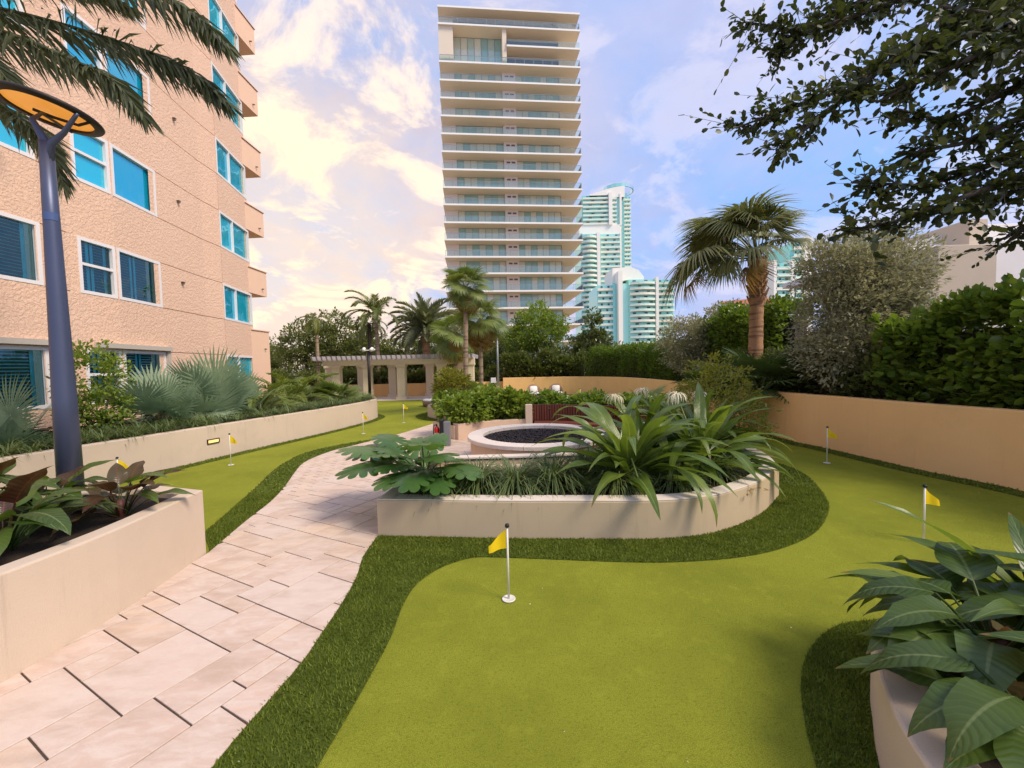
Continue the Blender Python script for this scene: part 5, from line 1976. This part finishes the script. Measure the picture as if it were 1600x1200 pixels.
for px, Y, z, n, sc, ms, lab, sd in ((525, 16.4, zB, 20, 1.0, FANS, 'green fan palm shrub at the end of the long bed', 111), (1188, 11.6, 1.12, 26, 1.25, FAND, 'dark bushy fan palm under the windblown palm', 113), (1105, 14.0, 1.12, 16, .9, FAND, 'dark fan palm shrub behind the orange wall beside the bright hedge', 115),
                                     (1008, 13.2, .4, 18, .95, FANS, 'green fan palm shrub at the end of the slatted bench', 117), (932, 14.9, 0.0, 16, .95, FANS, 'small round fan palm on the lawn behind the bench shrubs', 119), (752, 17.0, .4, 20, 1.15, FANS, 'low fan palm at the foot of the tall palms in the round planter', 121),
                                     (1050, 12.6, .4, 14, .85, FANS, 'spiky fan palm behind the lilies', 123)):
    rosette('fan_palm_shrub', lab, 'palm', (at(px, 600, Y).x, Y, z), ms, n, .05, 1.45, sd, (sc * .8, sc * 1.1), 'fan palm shrubs', part='frond', roll=.6)
AGA = [strap_mesh(.8, .035, .25 + .2 * s, 60 + s, L_['fan_dark']) for s in range(3)]
rosette('spiky_dracaena', 'dark spiky leaved plant beside the white plate stake', 'plant', (at(828, 610, 14.4).x, 14.4, .4), AGA, 22, .1, 1.3, 131, (.9, 1.2))
rosette('spiky_dracaena', 'strappy green plant in front of the white plate stake', 'plant', (at(787, 640, 12.9).x, 12.9, .4), STRAP, 22, .2, 1.3, 133, (.6, .85))
# ------------------------------------------------------------------ shrubs and hedges
def shrub(name, label, loc, blobs, nclump, per, rc, size, asp, mat, seed, group=None, shell=.35, droop=.15, part='foliage'):
    t = thing(name, label, 'shrub', loc, group)
    (V, T, R), C = foliage(blobs, nclump, per, rc, size, asp, seed, droop, shell, hexa=True)
    V[:, 2] = np.maximum(V[:, 2], .01)
    link(part, np_mesh(part, V, T, L_[mat], R), t)
    m = MB()
    r = random.Random(seed)
    for i in range(6):
        c = Vector(C[(i * 13) % len(C)]) * .85
        m.tube([(r.uniform(-.05, .05), r.uniform(-.05, .05), 0), Vector((c.x * .4, c.y * .4, c.z * .5)), c], [.025, .018, .008], 5)
    o_ = m.build('stems', M['bark_grey'], t, True, world=False)
    tag(o_, kind='stuff')
    return t


x = at(150, 600, 9.2).x
shrub('round_bush', 'rounded green and gold bush against the peach building wall', (x, 9.2, zB), [(0, 0, 1.15, .62, .62, .95), (.1, -.1, .55, .75, .6, .5)], 190, 16, .16, .085, .5, 'bright', 201)
# glossy shrubs in the planter behind seat wall and bench
k = 0
labs = ['bright glossy shrub over the left end of the peach seat wall', 'glossy shrub beside the end post of the slatted bench', 'glossy shrub trailing over the middle of the slatted bench back', 'glossy shrub over the right part of the slatted bench back',
        'glossy shrub at the far right end of the slatted bench', 'glossy shrub behind the seat wall next to the strappy plant']
for a, rr_, sx, sz, lab in ((119, 3.95, .85, .50, labs[0]), (97, 3.95, .75, .52, labs[1]), (80, 4.15, .80, .42, labs[2]), (63, 4.15, .80, .42, labs[3]), (44, 4.2, .85, .42, labs[4]), (107, 4.2, .75, .6, labs[5])):
    an = rad_(a)
    shrub('glossy_shrub', lab, (fire_c[0] + rr_ * math.cos(an), fire_c[1] + rr_ * math.sin(an), .40), [(0, 0, sz * .75, sx, sx * .75, sz)], 210, 13, .12, .13, .55, 'bright' if k in (0, 1, 5) else 'clusia', 210 + k, 'glossy shrubs behind the fire pit', .4, .35)
    k += 1
b = (RBC[0] - .75, RBC[1] - .85)
shrub('croton_bush', 'tall yellow green bush in the round planter beside the daybed', (b[0], b[1], .4), [(0, 0, .75, .75, .65, .8)], 230, 15, .15, .15, .28, 'croton', 221)
shrub('skirt_bush', 'dark leafy bush hanging over the rim of the round planter', (RBC[0] - .4, RBC[1] - 1.55, .40), [(-.2, -.1, .28, .95, .5, .42), (.6, .0, .3, .7, .5, .42)], 240, 13, .13, .14, .5, 'clusia', 223, droop=.5)
shrub('wispy_shrub', 'wispy pale shrub with small leaves beside the lilies near the orange wall', (4.0, 8.2, zC), [(0, 0, .9, .75, .75, .85), (.35, -.4, .5, .5, .5, .5)], 330, 16, .14, .065, .45, 'croton', 225)


def hedge(name, label, path_pts, depth, z0, z1, mat, size, asp, dens, seed, per=9, rc=.16, wob=.18, loose=0):
    """hedge along a line; depth to the right of the line; foliage thick at the face and top"""
    r = np.random.default_rng(seed)
    c0 = path_pts[len(path_pts) // 2]
    t = thing(name, label, 'hedge', (c0[0], c0[1], z0))
    Cs, Ds = [], []
    for a, b in zip(path_pts, path_pts[1:]):
        a, b = np.array(a), np.array(b)
        L = math.hypot(*(b - a))
        e = (b - a) / L
        nrm_ = np.array((e[1], -e[0]))
        n = int(dens * L * (z1 - z0 + depth))
        s = r.random(n) * L
        face = r.random(n) < (z1 - z0) / (z1 - z0 + depth)
        back = r.random(n)
        dd = np.where(face, back ** 2 * depth * .6, r.random(n) * depth)
        wv = wob * np.sin(s * 2.1 + seed + a[1] * 2.1) + wob * .7 * np.sin(s * 4.7 + seed * 2)
        zz = np.where(face, z0 + r.random(n) * (z1 - z0 + wv), z1 + wv - r.random(n) ** 2 * .4)
        bulge = -.16 * np.sin(np.pi * np.clip((zz - z0) / (z1 - z0), 0, 1)) + .08 * np.sin(s * 3.3 + zz * 2.7)
        q = a + e * s[:, None] + nrm_ * (dd + bulge)[:, None]
        Cs.append(np.column_stack([q, zz]))
        od = np.where(face[:, None], np.column_stack([np.tile(-nrm_, (n, 1)), np.full(n, .45)]), np.column_stack([np.tile(-nrm_ * .2, (n, 1)), np.full(n, 1.0)]))
        Ds.append(od)
    C, D = np.concatenate(Cs), np.concatenate(Ds)
    off = r.normal(0, rc * .5, (len(C), per, 3))
    PP = (C[:, None] + off).reshape(-1, 3) - [t.location.x, t.location.y, z0]
    PP[:, 2] = np.maximum(PP[:, 2], 0.02)
    DD = np.repeat(D, per, 0) + off.reshape(-1, 3) / rc * .7
    V, T, R = leaf_cloud(PP, DD, size, asp, .35, .1, seed, hexa=True)
    link('foliage', np_mesh('foliage', V, T, L_[mat], R), t)
    # woody core so that the hedge is not see-through
    m = MB()
    for a, b in zip(path_pts, path_pts[1:]):
        m.wall(offset([a, b], -(depth * .35), False), -.0 + .001 - (depth * .3), z0 + .001, z1 - .35, False, .002)
    core = m.build('core', M['bark_dark'], t)
    tag(core, kind='stuff')
    if loose:
        lm = [MB().add([(0, 0, 0), (.3 * size, .26 * size, .03 * size), (.72 * size, .30 * size, .05 * size), (size, 0, .0), (.72 * size, -.30 * size, .05 * size), (.3 * size, -.26 * size, .03 * size), (.5 * size, 0, -.03 * size)],
                       [(0, 6, 1), (1, 6, 2), (2, 6, 3), (3, 6, 4), (4, 6, 5), (5, 6, 0)]).mesh('leaf', L_[mat], True)]
        ids = r.choice(len(C), loose, replace=False)
        for i in ids:
            d = D[i] + r.normal(0, .35, 3)
            p = C[i] + D[i] / np.linalg.norm(D[i]) * .10
            link('leaf', lm[0], t, (p[0] - t.location.x, p[1] - t.location.y, max(.05, p[2] - z0)), (r.uniform(-.6, .6), -math.atan2(d[2], math.hypot(d[0], d[1])), math.atan2(d[1], d[0])), r.uniform(.9, 1.35))
    return t


zW = RWZ - .08
hedge('clusia_hedge', 'thick hedge of rounded glossy leaves above the orange wall', [(8.15, 3.0), (8.12, 5.0), (8.05, 7.0), (7.75, 8.7)], 1.5, zW, 2.85, 'clusia', .15, .70, 85, 301, 7, .15, loose=280)
hedge('clipped_hedge', 'clipped bright green hedge above the far end of the orange wall', [(7.6, 19.0), (7.3, 22.2), (6.4, 25.3), (5.0, 27.0)], 1.2, zW, 2.95, 'pod', .11, .4, 85, 303, 8, .16, .07)
hedge('low_hedge', 'low dark hedge under the silver trees above the orange wall', [(7.7, 8.7), (7.5, 10.5), (7.4, 14.0)], 1.3, zW, 2.1, 'magnolia', .12, .5, 75, 305, 8, .17)
hedge('bush_hedge', 'bright green bushes behind the leaning palm trunk', [(8.6, 13.2), (8.3, 15.5), (8.1, 18.6)], 1.4, zW, 3.75, 'clusia', .13, .6, 75, 307, 8, .17, .22)
hedge('back_shrubs', 'mixed dark shrubs behind the cream end wall of the lawn', [(4.8, 27.6), (2.0, 28.3), (-.6, 28.4)], 1.6, zW, 2.5, 'magnolia', .20, .5, 50, 309, 8, .22, .25)
hedge('pergola_hedge', 'dark hedge growing behind the pergola wall', [(3.0, 31.2), (-4.0, 30.2), (-12.5, 30.0), (-18, 30.0)], 1.4, 0, 1.6, 'ficus', .20, .5, 26, 311, 9, .25, .2)

# ------------------------------------------------------------------ silver trees and other trees
tree('silver_buttonwood', 'large silvery grey leaved tree rising above the orange wall', 'tree', (8.35, 9.8, zW), [(0, 0, 0), (.05, .0, 1.0), (-.1, .1, 2.2), (.0, .1, 3.1)], [(-.2, 0, 1.9, 1.35, 1.1, 1.25), (.5, .2, 3.0, 1.15, 1.1, 1.05), (-.6, .1, 3.0, .9, .9, .8), (.9, .2, 1.7, 1.2, 1.0, 1.1), (-.7, -.2, 1.0, .9, .8, .7)],
     1500, 26, .24, .10, .42, 'button', 'bark_grey', 401, tr=.10, limbs=14, shell=.25)
tree('silver_buttonwood', 'smaller silvery tree left of the leaning palm', 'tree', (8.3, 17.6, zW), [(0, 0, 0), (.05, .0, .8), (-.1, .1, 1.8)], [(-.8, 0, 1.7, 1.3, 1.0, 1.2), (.7, 0, 2.2, 1.0, 1.0, 1.2), (0, 0, 1.1, 1.6, 1.0, .9)], 800, 24, .26, .12, .42, 'button', 'bark_grey', 403, tr=.09, limbs=10, shell=.25)
x = at(838, 560, 31).x
tree('shade_tree', 'round crowned green tree with a slim pale trunk in front of the slab tower', 'tree', (x, 31, 0), [(0, 0, 0), (.05, 0, 1.8), (.1, .1, 3.6)], [(0, 0, 4.6, 1.9, 1.7, 1.6), (.9, .1, 4.2, 1.5, 1.3, 1.1), (-1.0, 0, 4.0, 1.5, 1.4, 1.2), (.1, 0, 5.7, 1.2, 1.2, 1.0), (1.6, 0, 5.0, .9, .9, .7)], 420, 20, .33, .20, .5, 'bright', 'bark_palm', 411, tr=.11, limbs=10)
x = at(925, 560, 31).x
tree('conical_tree', 'dark conical tree with large leathery leaves right of the shade tree', 'tree', (x, 31, .5), [(0, 0, 0), (0, 0, 2.0), (0, .1, 4.6)], [(0, 0, 1.6, 2.0, 1.6, 1.3), (.1, 0, 2.9, 1.5, 1.3, 1.1), (0, 0, 4.1, .9, .9, .9), (.1, 0, 5.0, .45, .45, .6)], 380, 16, .30, .24, .48, 'magnolia', 'bark_dark', 413, tr=.12, limbs=12)
for px, Y, zc_, rx, rz, lab, sd, mt in ((478, 36, 4.4, 2.4, 2.3, 'tall dark broadleaf tree left of the pergola', 421, 'ficus'), (520, 38, 5.2, 2.6, 2.2, 'tall dark broadleaf tree behind the small pale palm', 423, 'ficus'), (572, 37, 3.6, 2.4, 2.0, 'dark broadleaf tree behind the feather palm trunk', 425, 'ficus'),
                                        (636, 36, 3.1, 2.2, 1.9, 'dark broadleaf tree left of the date palm trunk', 427, 'ficus'), (690, 36, 3.0, 2.3, 1.9, 'dark broadleaf tree right of the date palm trunk', 429, 'ficus'), (765, 36, 3.2, 2.6, 2.0, 'dark broadleaf tree behind the tall fan palms', 431, 'ficus'),
                                        (805, 34, 2.9, 2.2, 1.7, 'dark broadleaf tree behind the shade tree trunk', 433, 'magnolia'), (420, 40, 2.8, 2.4, 2.0, 'bushy tree beside the end of the peach building', 435, 'ficus'), (900, 35, 2.6, 2.6, 1.9, 'dark bushy tree beside the conical tree', 437, 'magnolia')):
    x = at(px, 560, Y).x
    tree('broadleaf_tree', lab, 'tree', (x, Y, 0), [(0, 0, 0), (.1, 0, zc_ * .4), (-.1, .1, zc_ * .8)], [(0, 0, zc_, rx, rx * .8, rz), (-rx * .5, 0, zc_ - .5, rx * .7, rx * .6, rz * .7), (rx * .5, .2, zc_ + .2, rx * .65, rx * .6, rz * .75), (0, -.4, zc_ * .5, rx * .9, rx * .6, zc_ * .45)], 330, 20, .42, .25, .48, mt, 'bark_dark', sd, 'broadleaf trees behind the garden', tr=.18, limbs=9, shell=.3)
for px, Y, h, w, lab, sd in ((385, 75, 8, 9, 'far green trees beyond the peach building corner', 441), (1090, 70, 5, 9, 'far low trees right of the turquoise block', 443), (960, 62, 4.5, 8, 'far low trees under the turquoise block', 445), (560, 62, 6, 9, 'far trees behind the pergola', 447), (720, 62, 5, 9, 'far trees under the slab tower', 449), (1300, 60, 6, 10, 'far trees behind the silver tree', 451)):
    tree('far_tree', lab, 'tree', (at(px, 560, Y).x, Y, 0), [(0, 0, 0), (0, 0, h * .5), (0, 0, h * .7)], [(0, 0, h * .6, w * .6, w * .4, h * .42), (-w * .4, 0, h * .45, w * .4, w * .3, h * .4), (w * .4, 0, h * .45, w * .4, w * .3, h * .42)], 260, 20, .8, .5, .5, 'ficus', 'bark_dark', sd, 'far trees', tr=.25, limbs=6, shell=.3)

# ------------------------------------------------------------------ palms
COCO = [feather_mesh(2.6, 46, .62, .028, 1.5 + .25 * s, s, L_['coco'], .25, .75, .14, .5) for s in range(3)]
DATE = [feather_mesh(2.7, 64, .60, .030, .75 + .25 * s, 10 + s, L_['date'], .55, .18, .10) for s in range(3)]
THA = [fan_mesh(.7, .85, 38, 135, .55, 50 + s, L_['fan'], .60, .2, .55) for s in range(4)]
THD = [fan_mesh(.7, .80, 30, 120, 1.1, 60 + s, L_['fan_dry'], .6, .1, .8) for s in range(2)]
WIN = [fan_mesh(1.0, .95, 44, 105 - 12 * s, .75, 70 + s, L_['fan_wind'], .60, .1, .75) for s in range(4)]
Y = 27.0
palm('feather_palm', 'windswept feather palm rising behind the pergola', (at(592, 570, 30.5).x, 30.5, 0), at(592, 492, 30.5).z, .16, ring_fronds(COCO, 17, .0, 1.35, 501, (.9, 1.15), 1.2, 5.9), 'bark_palm', (-.1, 0), seed=1)
palm('dark_trunk_palm', 'dark trunked palm close behind the windswept feather palm', (at(579, 570, 31.5).x, 31.5, 0), at(578, 505, 31.5).z, .17, ring_fronds(COCO, 8, -.5, .3, 503, (.6, .8)), 'bark_dark', seed=2)
palm('small_palm', 'small pale trunked palm with a drooping yellow green crown', (at(497, 570, 25.5).x, 25.5, 0), at(494, 497, 25.5).z, .11, ring_fronds(COCO, 11, -.35, .9, 505, (.38, .55)), 'bark_palm', seed=3)
palm('date_palm', 'stout date palm with a full grey green crown behind the pergola', (at(667, 570, 31.0).x, 31.0, 0), at(665, 512, 31.0).z, .32, ring_fronds(DATE, 64, -.45, 1.4, 507, (.85, 1.1), roll=.5), 'bark_red', seed=4, swell=1.25)
palm('fan_palm', 'tallest slender fan palm in the round planter', (at(727, 570, 16.9).x, 16.9, .38), at(735, 448, 16.9).z - .38, .105, ring_fronds(THA, 26, -.95, 1.35, 509, (.66, .85), roll=.7) + ring_fronds(THD, 5, -1.3, -.9, 510, (.7, .9)), 'bark_palm', (.12, 0), seed=5)
palm('fan_palm', 'shorter fan palm with dry hanging fronds beside the tallest one', (at(751, 570, 18.4).x, 18.4, .38), at(752, 500, 18.4).z - .38, .10, ring_fronds(THA, 18, -.6, 1.3, 511, (.8, 1.0), roll=.7) + ring_fronds(THD, 9, -1.35, -.7, 512, (.8, 1.1)), 'bark_palm', (.05, 0), seed=6)
palm('fan_palm', 'fan palm with a skirt of dry fronds behind the pergola corner', (at(712, 570, 24.5).x, 24.5, 0), at(712, 520, 24.5).z, .12, ring_fronds(THA, 16, -.7, 1.1, 513, (1.0, 1.3), roll=.7) + ring_fronds(THD, 10, -1.4, -.6, 514, (1.0, 1.4)), 'bark_palm', seed=7)
Y = 13.2
wf = [(WIN[i % 4], math.pi + random.uniform(-1.5, 1.5), random.uniform(.05, 1.25), random.uniform(-.7, .7), random.uniform(1.0, 1.45)) for i in range(26)]
wf += [(WIN[i % 4], random.uniform(-1.2, 1.2), random.uniform(.75, 1.3), random.uniform(-.6, .6), random.uniform(.8, 1.1)) for i in range(8)]
DRYL = fan_mesh(2.0, .78, 30, 80, .9, 91, L_['fan_dry'], .6, .1, .9)
wf += [(WIN[0], .15, .70, .4, 1.2), (DRYL, math.pi - .05, -.12, .2, 1.0), (THD[1], math.pi + .5, -.55, .3, .95), (WIN[2], math.pi + .1, .2, .2, 1.75), (WIN[3], math.pi - .2, .1, .2, 1.7)]
palm('cabbage_palm', 'windblown fan palm with a thick red brown trunk leaning its fronds left', (at(1180, 560, Y).x, Y, zW), at(1183, 402, Y).z - zW, .215, wf, 'bark_red', (.08, 0), seed=8, swell=1.3)

# cabbage palm trunk boots
cp = bpy.data.objects['cabbage_palm']
hc = at(1183, 402, 13.2).z - zW
bm_ = MB().add([(.0, -.055, 0), (.0, .055, 0), (.07, .04, .16), (.07, -.04, .16), (.13, -.022, .34), (.13, .022, .34), (.10, .022, .36), (.10, -.022, .36), (.0, -.05, .2), (.0, .05, .2)],
               [(0, 3, 2, 1), (3, 4, 5, 2), (4, 7, 6, 5), (8, 9, 6, 7), (0, 8, 7, 4, 3), (1, 2, 5, 6, 9)]).mesh('leaf_base', M['bark_red'])
for i in range(34):
    az = i * 2.39996
    f = i / 34
    link('leaf_base', bm_, cp, (.19 * math.cos(az) + .06, .19 * math.sin(az), hc - 1.55 + 1.35 * f), (0, 0, az), random.uniform(.85, 1.2))


# date palm whose fronds reach in over the lamp
def feather_on(pts, nl, ll, lw, seed, mat, hang=.5, off=None):
    """frond laid over a given path"""
    r = random.Random(seed)
    m = MB()
    P3 = []
    pts = [Vector(p) for p in pts]
    for x, y, z in zip(*[curve([(p[i], 0) for p in pts], 8) for i in range(3)]):
        P3.append(Vector((x[0], y[0], z[0])))
    n = len(P3) - 1
    m.tube(P3, [.026 * (1 - .85 * i / n) + .003 for i in range(n + 1)], 5, False)
    for i in range(nl):
        t = .10 + .90 * i / (nl - 1)
        k = min(int(t * n), n - 1)
        a, b = P3[k], P3[k + 1]
        o_ = a.lerp(b, t * n - k)
        tan = (b - a).normalized()
        side = tan.cross(Vector((0, 0, 1))).normalized()
        upv = side.cross(tan)
        lenf = ll * (math.sin(math.pi * (.25 + .66 * t)) ** .6) * r.uniform(.85, 1.12)
        for s in (-1, 1):
            an = math.radians(52 - 30 * t + r.uniform(-8, 8))
            ph_ = math.radians(r.uniform(-85, 25))
            d = (tan * math.cos(an) + (side * s * math.cos(ph_) + upv * math.sin(ph_)) * math.sin(an)).normalized()
            d2 = (d + Vector((0, 0, -hang * r.uniform(.5, 1.6)))).normalized()
            wv = d.cross(Vector((r.gauss(0, .5), 1, r.gauss(0, .5)))).normalized() * lw
            q1 = o_ + d * lenf * .5
            q2 = q1 + d2 * lenf * .5
            m.add([o_ - wv * .4, o_ + wv * .4, q1 + wv, q1 - wv, q2], [(0, 1, 2, 3), (3, 2, 4)])
    if off is not None:
        m.v = [(p[0] - off[0], p[1] - off[1], p[2] - off[2]) for p in m.v]
    return m.mesh('frond', mat)


crn = at(-330, -40, 6.0)
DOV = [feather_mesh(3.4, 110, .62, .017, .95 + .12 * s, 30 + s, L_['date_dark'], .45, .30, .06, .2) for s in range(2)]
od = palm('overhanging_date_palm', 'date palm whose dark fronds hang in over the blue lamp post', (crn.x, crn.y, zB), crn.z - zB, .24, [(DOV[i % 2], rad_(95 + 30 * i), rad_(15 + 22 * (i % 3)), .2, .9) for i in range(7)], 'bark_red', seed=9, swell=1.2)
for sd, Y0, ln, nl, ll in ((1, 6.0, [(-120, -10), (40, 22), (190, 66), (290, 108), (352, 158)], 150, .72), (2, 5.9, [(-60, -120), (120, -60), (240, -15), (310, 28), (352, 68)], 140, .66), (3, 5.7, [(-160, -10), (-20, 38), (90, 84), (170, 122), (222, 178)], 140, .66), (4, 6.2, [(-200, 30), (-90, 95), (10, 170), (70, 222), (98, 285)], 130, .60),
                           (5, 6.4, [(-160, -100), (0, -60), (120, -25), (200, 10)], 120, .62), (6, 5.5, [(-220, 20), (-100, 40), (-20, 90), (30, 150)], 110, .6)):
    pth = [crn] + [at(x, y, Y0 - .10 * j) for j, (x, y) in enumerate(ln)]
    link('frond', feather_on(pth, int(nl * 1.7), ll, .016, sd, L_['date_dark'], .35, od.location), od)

# tree reaching in from the right
OY = 6.2
t = thing('overhanging_tree', 'broadleaf tree whose dark leafy branches reach in over the orange wall', 'tree', (11.2, 6.4, zW))
tb = t.location
root = Vector((11.2, 6.4, zW))
fork = Vector((11.0, 6.4, 4.3))
MB().tube([root, Vector((11.15, 6.4, 2.8)), fork], [.24, .20, .17], 12).build('trunk', M['bark_dark'], t, True)
r = random.Random(5)
br = [[(1600, 10), (1450, 60), (1330, 130), (1230, 170), (1150, 200)], [(1560, 40), (1400, 90), (1300, 170), (1215, 235)], [(1500, -40), (1380, 10), (1260, 50), (1165, 35)], [(1480, -60), (1400, -20), (1300, 20), (1200, 90)], [(1640, 60), (1520, 90), (1430, 130), (1370, 160)],
      [(1640, 120), (1560, 150), (1480, 190), (1400, 170)], [(1680, 160), (1580, 190), (1500, 225), (1420, 240)], [(1700, 200), (1600, 235), (1520, 270), (1440, 290), (1330, 285)], [(1700, 250), (1600, 275), (1500, 310), (1400, 345), (1320, 365)], [(1700, 300), (1640, 330), (1590, 365), (1560, 390)],
      [(1700, 30), (1600, 60), (1540, 20), (1470, 10)], [(1620, -40), (1560, 0), (1490, 50), (1440, 100)], [(1700, 270), (1580, 300), (1520, 330), (1480, 320)]]
Cs, Ds = [], []
twm = MB()
for bi, ln in enumerate(br):
    Yb = OY + r.uniform(-.9, 1.1)
    pts = [at(x, y, Yb + .12 * j) for j, (x, y) in enumerate(ln)]
    full = [fork, fork.lerp(pts[0], .5) + Vector((0, 0, .4))] + pts
    MB().tube(full, [.09, .065] + [.045 * (1 - j / len(pts)) + .006 for j in range(len(pts))], 6).build('limb', M['bark_dark'], t, True)
    for a, b in zip(full[1:], full[2:]):
        L = (b - a).length
        for j in range(int(L * 46)):
            f = r.random()
            o_ = a.lerp(b, f)
            tw_ = Vector((r.gauss(-.35, .6), r.gauss(0, .6), r.gauss(-.10, .45)))
            ln_ = r.uniform(.12, .55)
            twm.tube([o_, o_ + tw_ * ln_], [.006, .002], 3, False)
            for q in range(6):
                p = o_ + tw_ * ln_ * (q + 1) / 6
                Cs.append(p - tb)
                Ds.append(tw_.normalized() + Vector((r.gauss(0, .7), r.gauss(0, .7), r.gauss(0, .5))))
tag(twm.build('twigs', M['bark_dark'], t), kind='stuff')
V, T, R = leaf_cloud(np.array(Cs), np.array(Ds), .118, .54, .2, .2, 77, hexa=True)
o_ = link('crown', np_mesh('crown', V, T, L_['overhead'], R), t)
print('overhead leaves', len(Cs))
